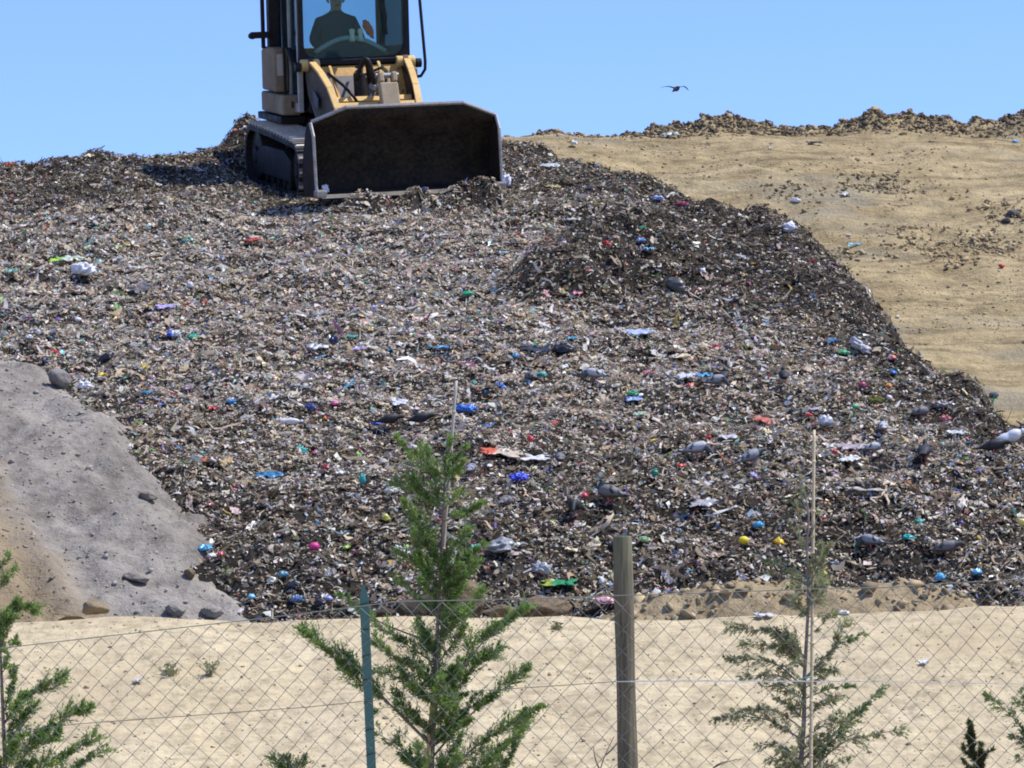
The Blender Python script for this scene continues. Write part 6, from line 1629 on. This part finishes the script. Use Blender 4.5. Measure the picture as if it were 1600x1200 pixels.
# small litter on the bare hillside and the bank
for px, py, w_px, h_px, kind, col, nm, lab in [
 (1243, 313, 17, 9, 'bag', (0.72, 0.72, 0.78), 'plastic_bag', 'white bag on the bare earth above the dark lobe crest'),
 (1565, 416, 9, 7, 'ball', (0.50, 0.05, 0.05), 'ball', 'small red ball on the bare hillside'),
 (1586, 221, 13, 6, 'bag', (0.10, 0.36, 0.62), 'plastic_bag', 'blue scrap below the ridge at the right edge'),
 (1046, 212, 24, 9, 'film', (0.46, 0.50, 0.46), 'plastic_film', 'pale grey green sheet lying on the ridge'),
 (893, 222, 11, 4, 'strip', (0.62, 0.42, 0.06), 'plastic_strip', 'yellow strip on bare earth at the left end of the ridge'),
 (1321, 305, 12, 5, 'film', (0.66, 0.64, 0.60), 'paper_sheet', 'white paper scrap in the middle of the bare hillside'),
 (1326, 368, 9, 5, 'bag', (0.68, 0.68, 0.70), 'plastic_bag', 'white scrap on bare earth above a blue strip'),
 (1335, 384, 20, 5, 'strip', (0.16, 0.34, 0.42), 'plastic_strip', 'dusty blue strip on the bare earth'),
 (1402, 495, 8, 5, 'bag', (0.74, 0.74, 0.78), 'plastic_bag', 'tiny white scrap on the lower bare hillside'),
 (1204, 233, 5, 3, 'sheet', (0.74, 0.74, 0.74), 'paper_sheet', 'speck of white paper below the ridge'),
 (1553, 617, 15, 10, 'clump', (0.17, 0.165, 0.165), 'stone', 'grey stone on bare earth beside the right rubbish edge'),
 (1583, 332, 26, 14, 'clump', (0.10, 0.10, 0.10), 'stone', 'dark grey stone heap at the right edge of the hillside'),
 (1572, 345, 16, 9, 'clump', (0.05, 0.055, 0.065), 'stone', 'smaller blackish stone beside the dark grey stones'),
 (1273, 224, 20, 5, 'strip', (0.10, 0.085, 0.06), 'stick', 'short dark stick lying below the ridge')]:
    p = hit(px, py + h_px * .4, hill_h); k = p.y / F
    i += 1
    V, T_ = shape(kind, w_px * k * 1.1, h_px * k * 0.9, 500 + i)
    o = mk(nm, V, T_, col, 0.4, 0.12, 700 + i, kind != 'clump', 'bag' if kind != 'clump' else 'clod')
    o.location = p + Vector((0, 0, 0.01)); o.rotation_euler = (R(10), 0, R((i * 53) % 40 - 20))
    tag(o, lab, nm.replace('_', ' '))
for px, py, w_px, h_px, kind, col, nm, lab in [
 (1443, 1038, 13, 5, 'film', (0.78, 0.78, 0.76), 'paper_scrap', 'bright white paper scrap on the pale bank right of the sparse sapling'),
 (216, 1066, 14, 5, 'film', (0.66, 0.64, 0.58), 'paper_scrap', 'off white scrap on the pale bank below two weeds'),
 (1318, 958, 22, 9, 'bag', (0.74, 0.72, 0.66), 'paper_scrap', 'crumpled cream paper on the bank crest right of the sparse sapling'),
 (1193, 964, 26, 5, 'film', (0.74, 0.74, 0.76), 'paper_scrap', 'flat white sheet on the bank crest left of the sparse sapling'),
 (1283, 952, 18, 7, 'film', (0.62, 0.64, 0.76), 'paper_scrap', 'pale lilac film on the bank crest by the sparse sapling')]:
    p = hit(px, py + h_px * .4, ground_h); k = p.y / F
    i += 1
    V, T_ = shape(kind, w_px * k, h_px * k * 0.9, 500 + i)
    o = mk(nm, V, T_, col, 0.5, 0.08, 700 + i)
    o.location = p + Vector((0, 0, 0.005)); o.rotation_euler = (R(8), 0, R((i * 53) % 40 - 20))
    tag(o, lab, 'paper scrap' if 'film' not in lab else 'plastic film')

# ------------------------------------------------------------------ boulders
def boulder(px, py, wpx, hpx, surf, mat, lab, seed, dist=None, nm='boulder', tilt=0):
    p = hit(px, py + hpx * 0.45, surf) if dist is None else at(px, py + hpx * 0.5, dist)
    k = p.y / F
    r = np.random.default_rng(seed)
    V = ICO4[0] * 1.0
    s = np.zeros(len(V))
    for _ in range(10):      # flat broken faces
        d_ = unit(r.normal(size=3)); q = V @ d_; c_ = r.uniform(0.62, 0.9)
        V = np.where((q > c_)[:, None], V - d_[None] * (q - c_)[:, None] * 0.85, V)
    V = V * (1 + 0.22 * fbm(V[:, 0] * 1.7 + V[:, 2] * 1.7, V[:, 1] * 1.9 - V[:, 2] * 1.3, seed, 5, 0.6))[:, None]
    V = V / np.abs(V).max(0) * np.array([wpx * k / 2, wpx * k * 0.42, hpx * k * 0.56])
    o = link(nm, np_mesh(nm, V, ICO4[1]), M[mat], smooth=True)
    o.location = p + Vector((0, 0, hpx * k * 0.42)); o.rotation_euler = (0, R(tilt), R((seed * 29) % 40 - 20))
    return tag(o, lab, nm, 'earth boulders at the foot of the slope' if surf is None else None)
boulder(726, 930, 70, 60, None, 'rock', 'large brown earth boulder right behind the dense sapling', 3, 36.6)
M['rock_dark'] = soil('boulder_dark', [(0.3, (0.055, 0.045, 0.035)), (0.5, (0.085, 0.07, 0.052)), (0.7, (0.12, 0.10, 0.075))], 3.0, 12.0, None, 0.8, 0.04)
boulder(655, 948, 96, 44, None, 'rock_dark', 'dark low boulder behind the dense sapling, left of the brown one', 4, 36.2)
boulder(850, 948, 92, 40, None, 'rock', 'wide low tan boulder left of the wooden post', 6, 36.4)
boulder(780, 955, 60, 22, None, 'rock', 'flat tan lump between the two brown boulders', 7, 36.0)
boulder(600, 958, 40, 16, None, 'rock_dark', 'small dark lump at the foot right of the teal post', 8, 36.0)
boulder(92, 592, 42, 30, any_h, 'rock_grey', 'large grey boulder on the top edge of the ash heap', 9, tilt=18)
boulder(296, 897, 20, 16, grey_h, 'rock', 'small tan stone on the grey ash heap near the rubbish', 10)
boulder(274, 952, 34, 22, grey_h, 'grey', 'rounded grey brown boulder at the foot of the ash heap', 11, tilt=20)
boulder(332, 957, 38, 18, grey_h, 'grey', 'broken grey slab at the foot of the ash heap beside the rubbish', 12)
boulder(232, 775, 30, 14, grey_h, 'grey', 'flat grey slab jutting from the ash heap edge over a dark hollow', 13, tilt=12)
boulder(148, 950, 48, 20, grey_h, 'grey', 'brown earth lump on the left foot of the ash heap', 16)
boulder(215, 905, 46, 14, grey_h, 'grey', 'long clod lying in a groove of the ash heap', 18, tilt=14)

# ------------------------------------------------------------------ weeds on the bank
M['weed'] = paint('dry_weed_green', (0.20, 0.22, 0.10), (0.30, 0.26, 0.14), 0.6, 0.8)
for j, (px, py, hp, lab) in enumerate([(266, 1046, 26, 'small dry green weed on the pale bank, left of two'), (327, 1044, 30, 'small dry green weed on the pale bank, right of two'), (869, 978, 14, 'tiny weed near the bank crest left of the wooden post')]):
    p = hit(px, py + hp * .4, ground_h); k = p.y / F
    m = MB(); r = np.random.default_rng(40 + j)
    for q in range(26):
        az, el = r.uniform(0, 6.28), r.uniform(0.5, 1.4); L = hp * k * r.uniform(0.5, 1.1)
        d_ = Vector((math.cos(az) * math.cos(el), math.sin(az) * math.cos(el), math.sin(el)))
        b0 = Vector((r.normal() * .012, r.normal() * .012, -0.005))
        m.tube([b0, b0 + d_ * L * .5, b0 + d_ * L + Vector((0, 0, -0.15 * L))], [0.0028, 0.0022, 0.0006], 4)
        for _ in range(3):
            t = r.uniform(.4, 1); c_ = b0 + d_ * L * t; s_ = Vector(r.normal(size=3)) * 0.012
            m.add([c_, c_ + s_ + Vector((0, 0, .008)), c_ + s_ * 1.6, c_ + s_ + Vector((0.004, 0, -.004))], [(0, 1, 2, 3)])
    o = m.build('weed', M['weed']); o.location = p
    tag(o, lab, 'weed', 'weeds on the pale bank')
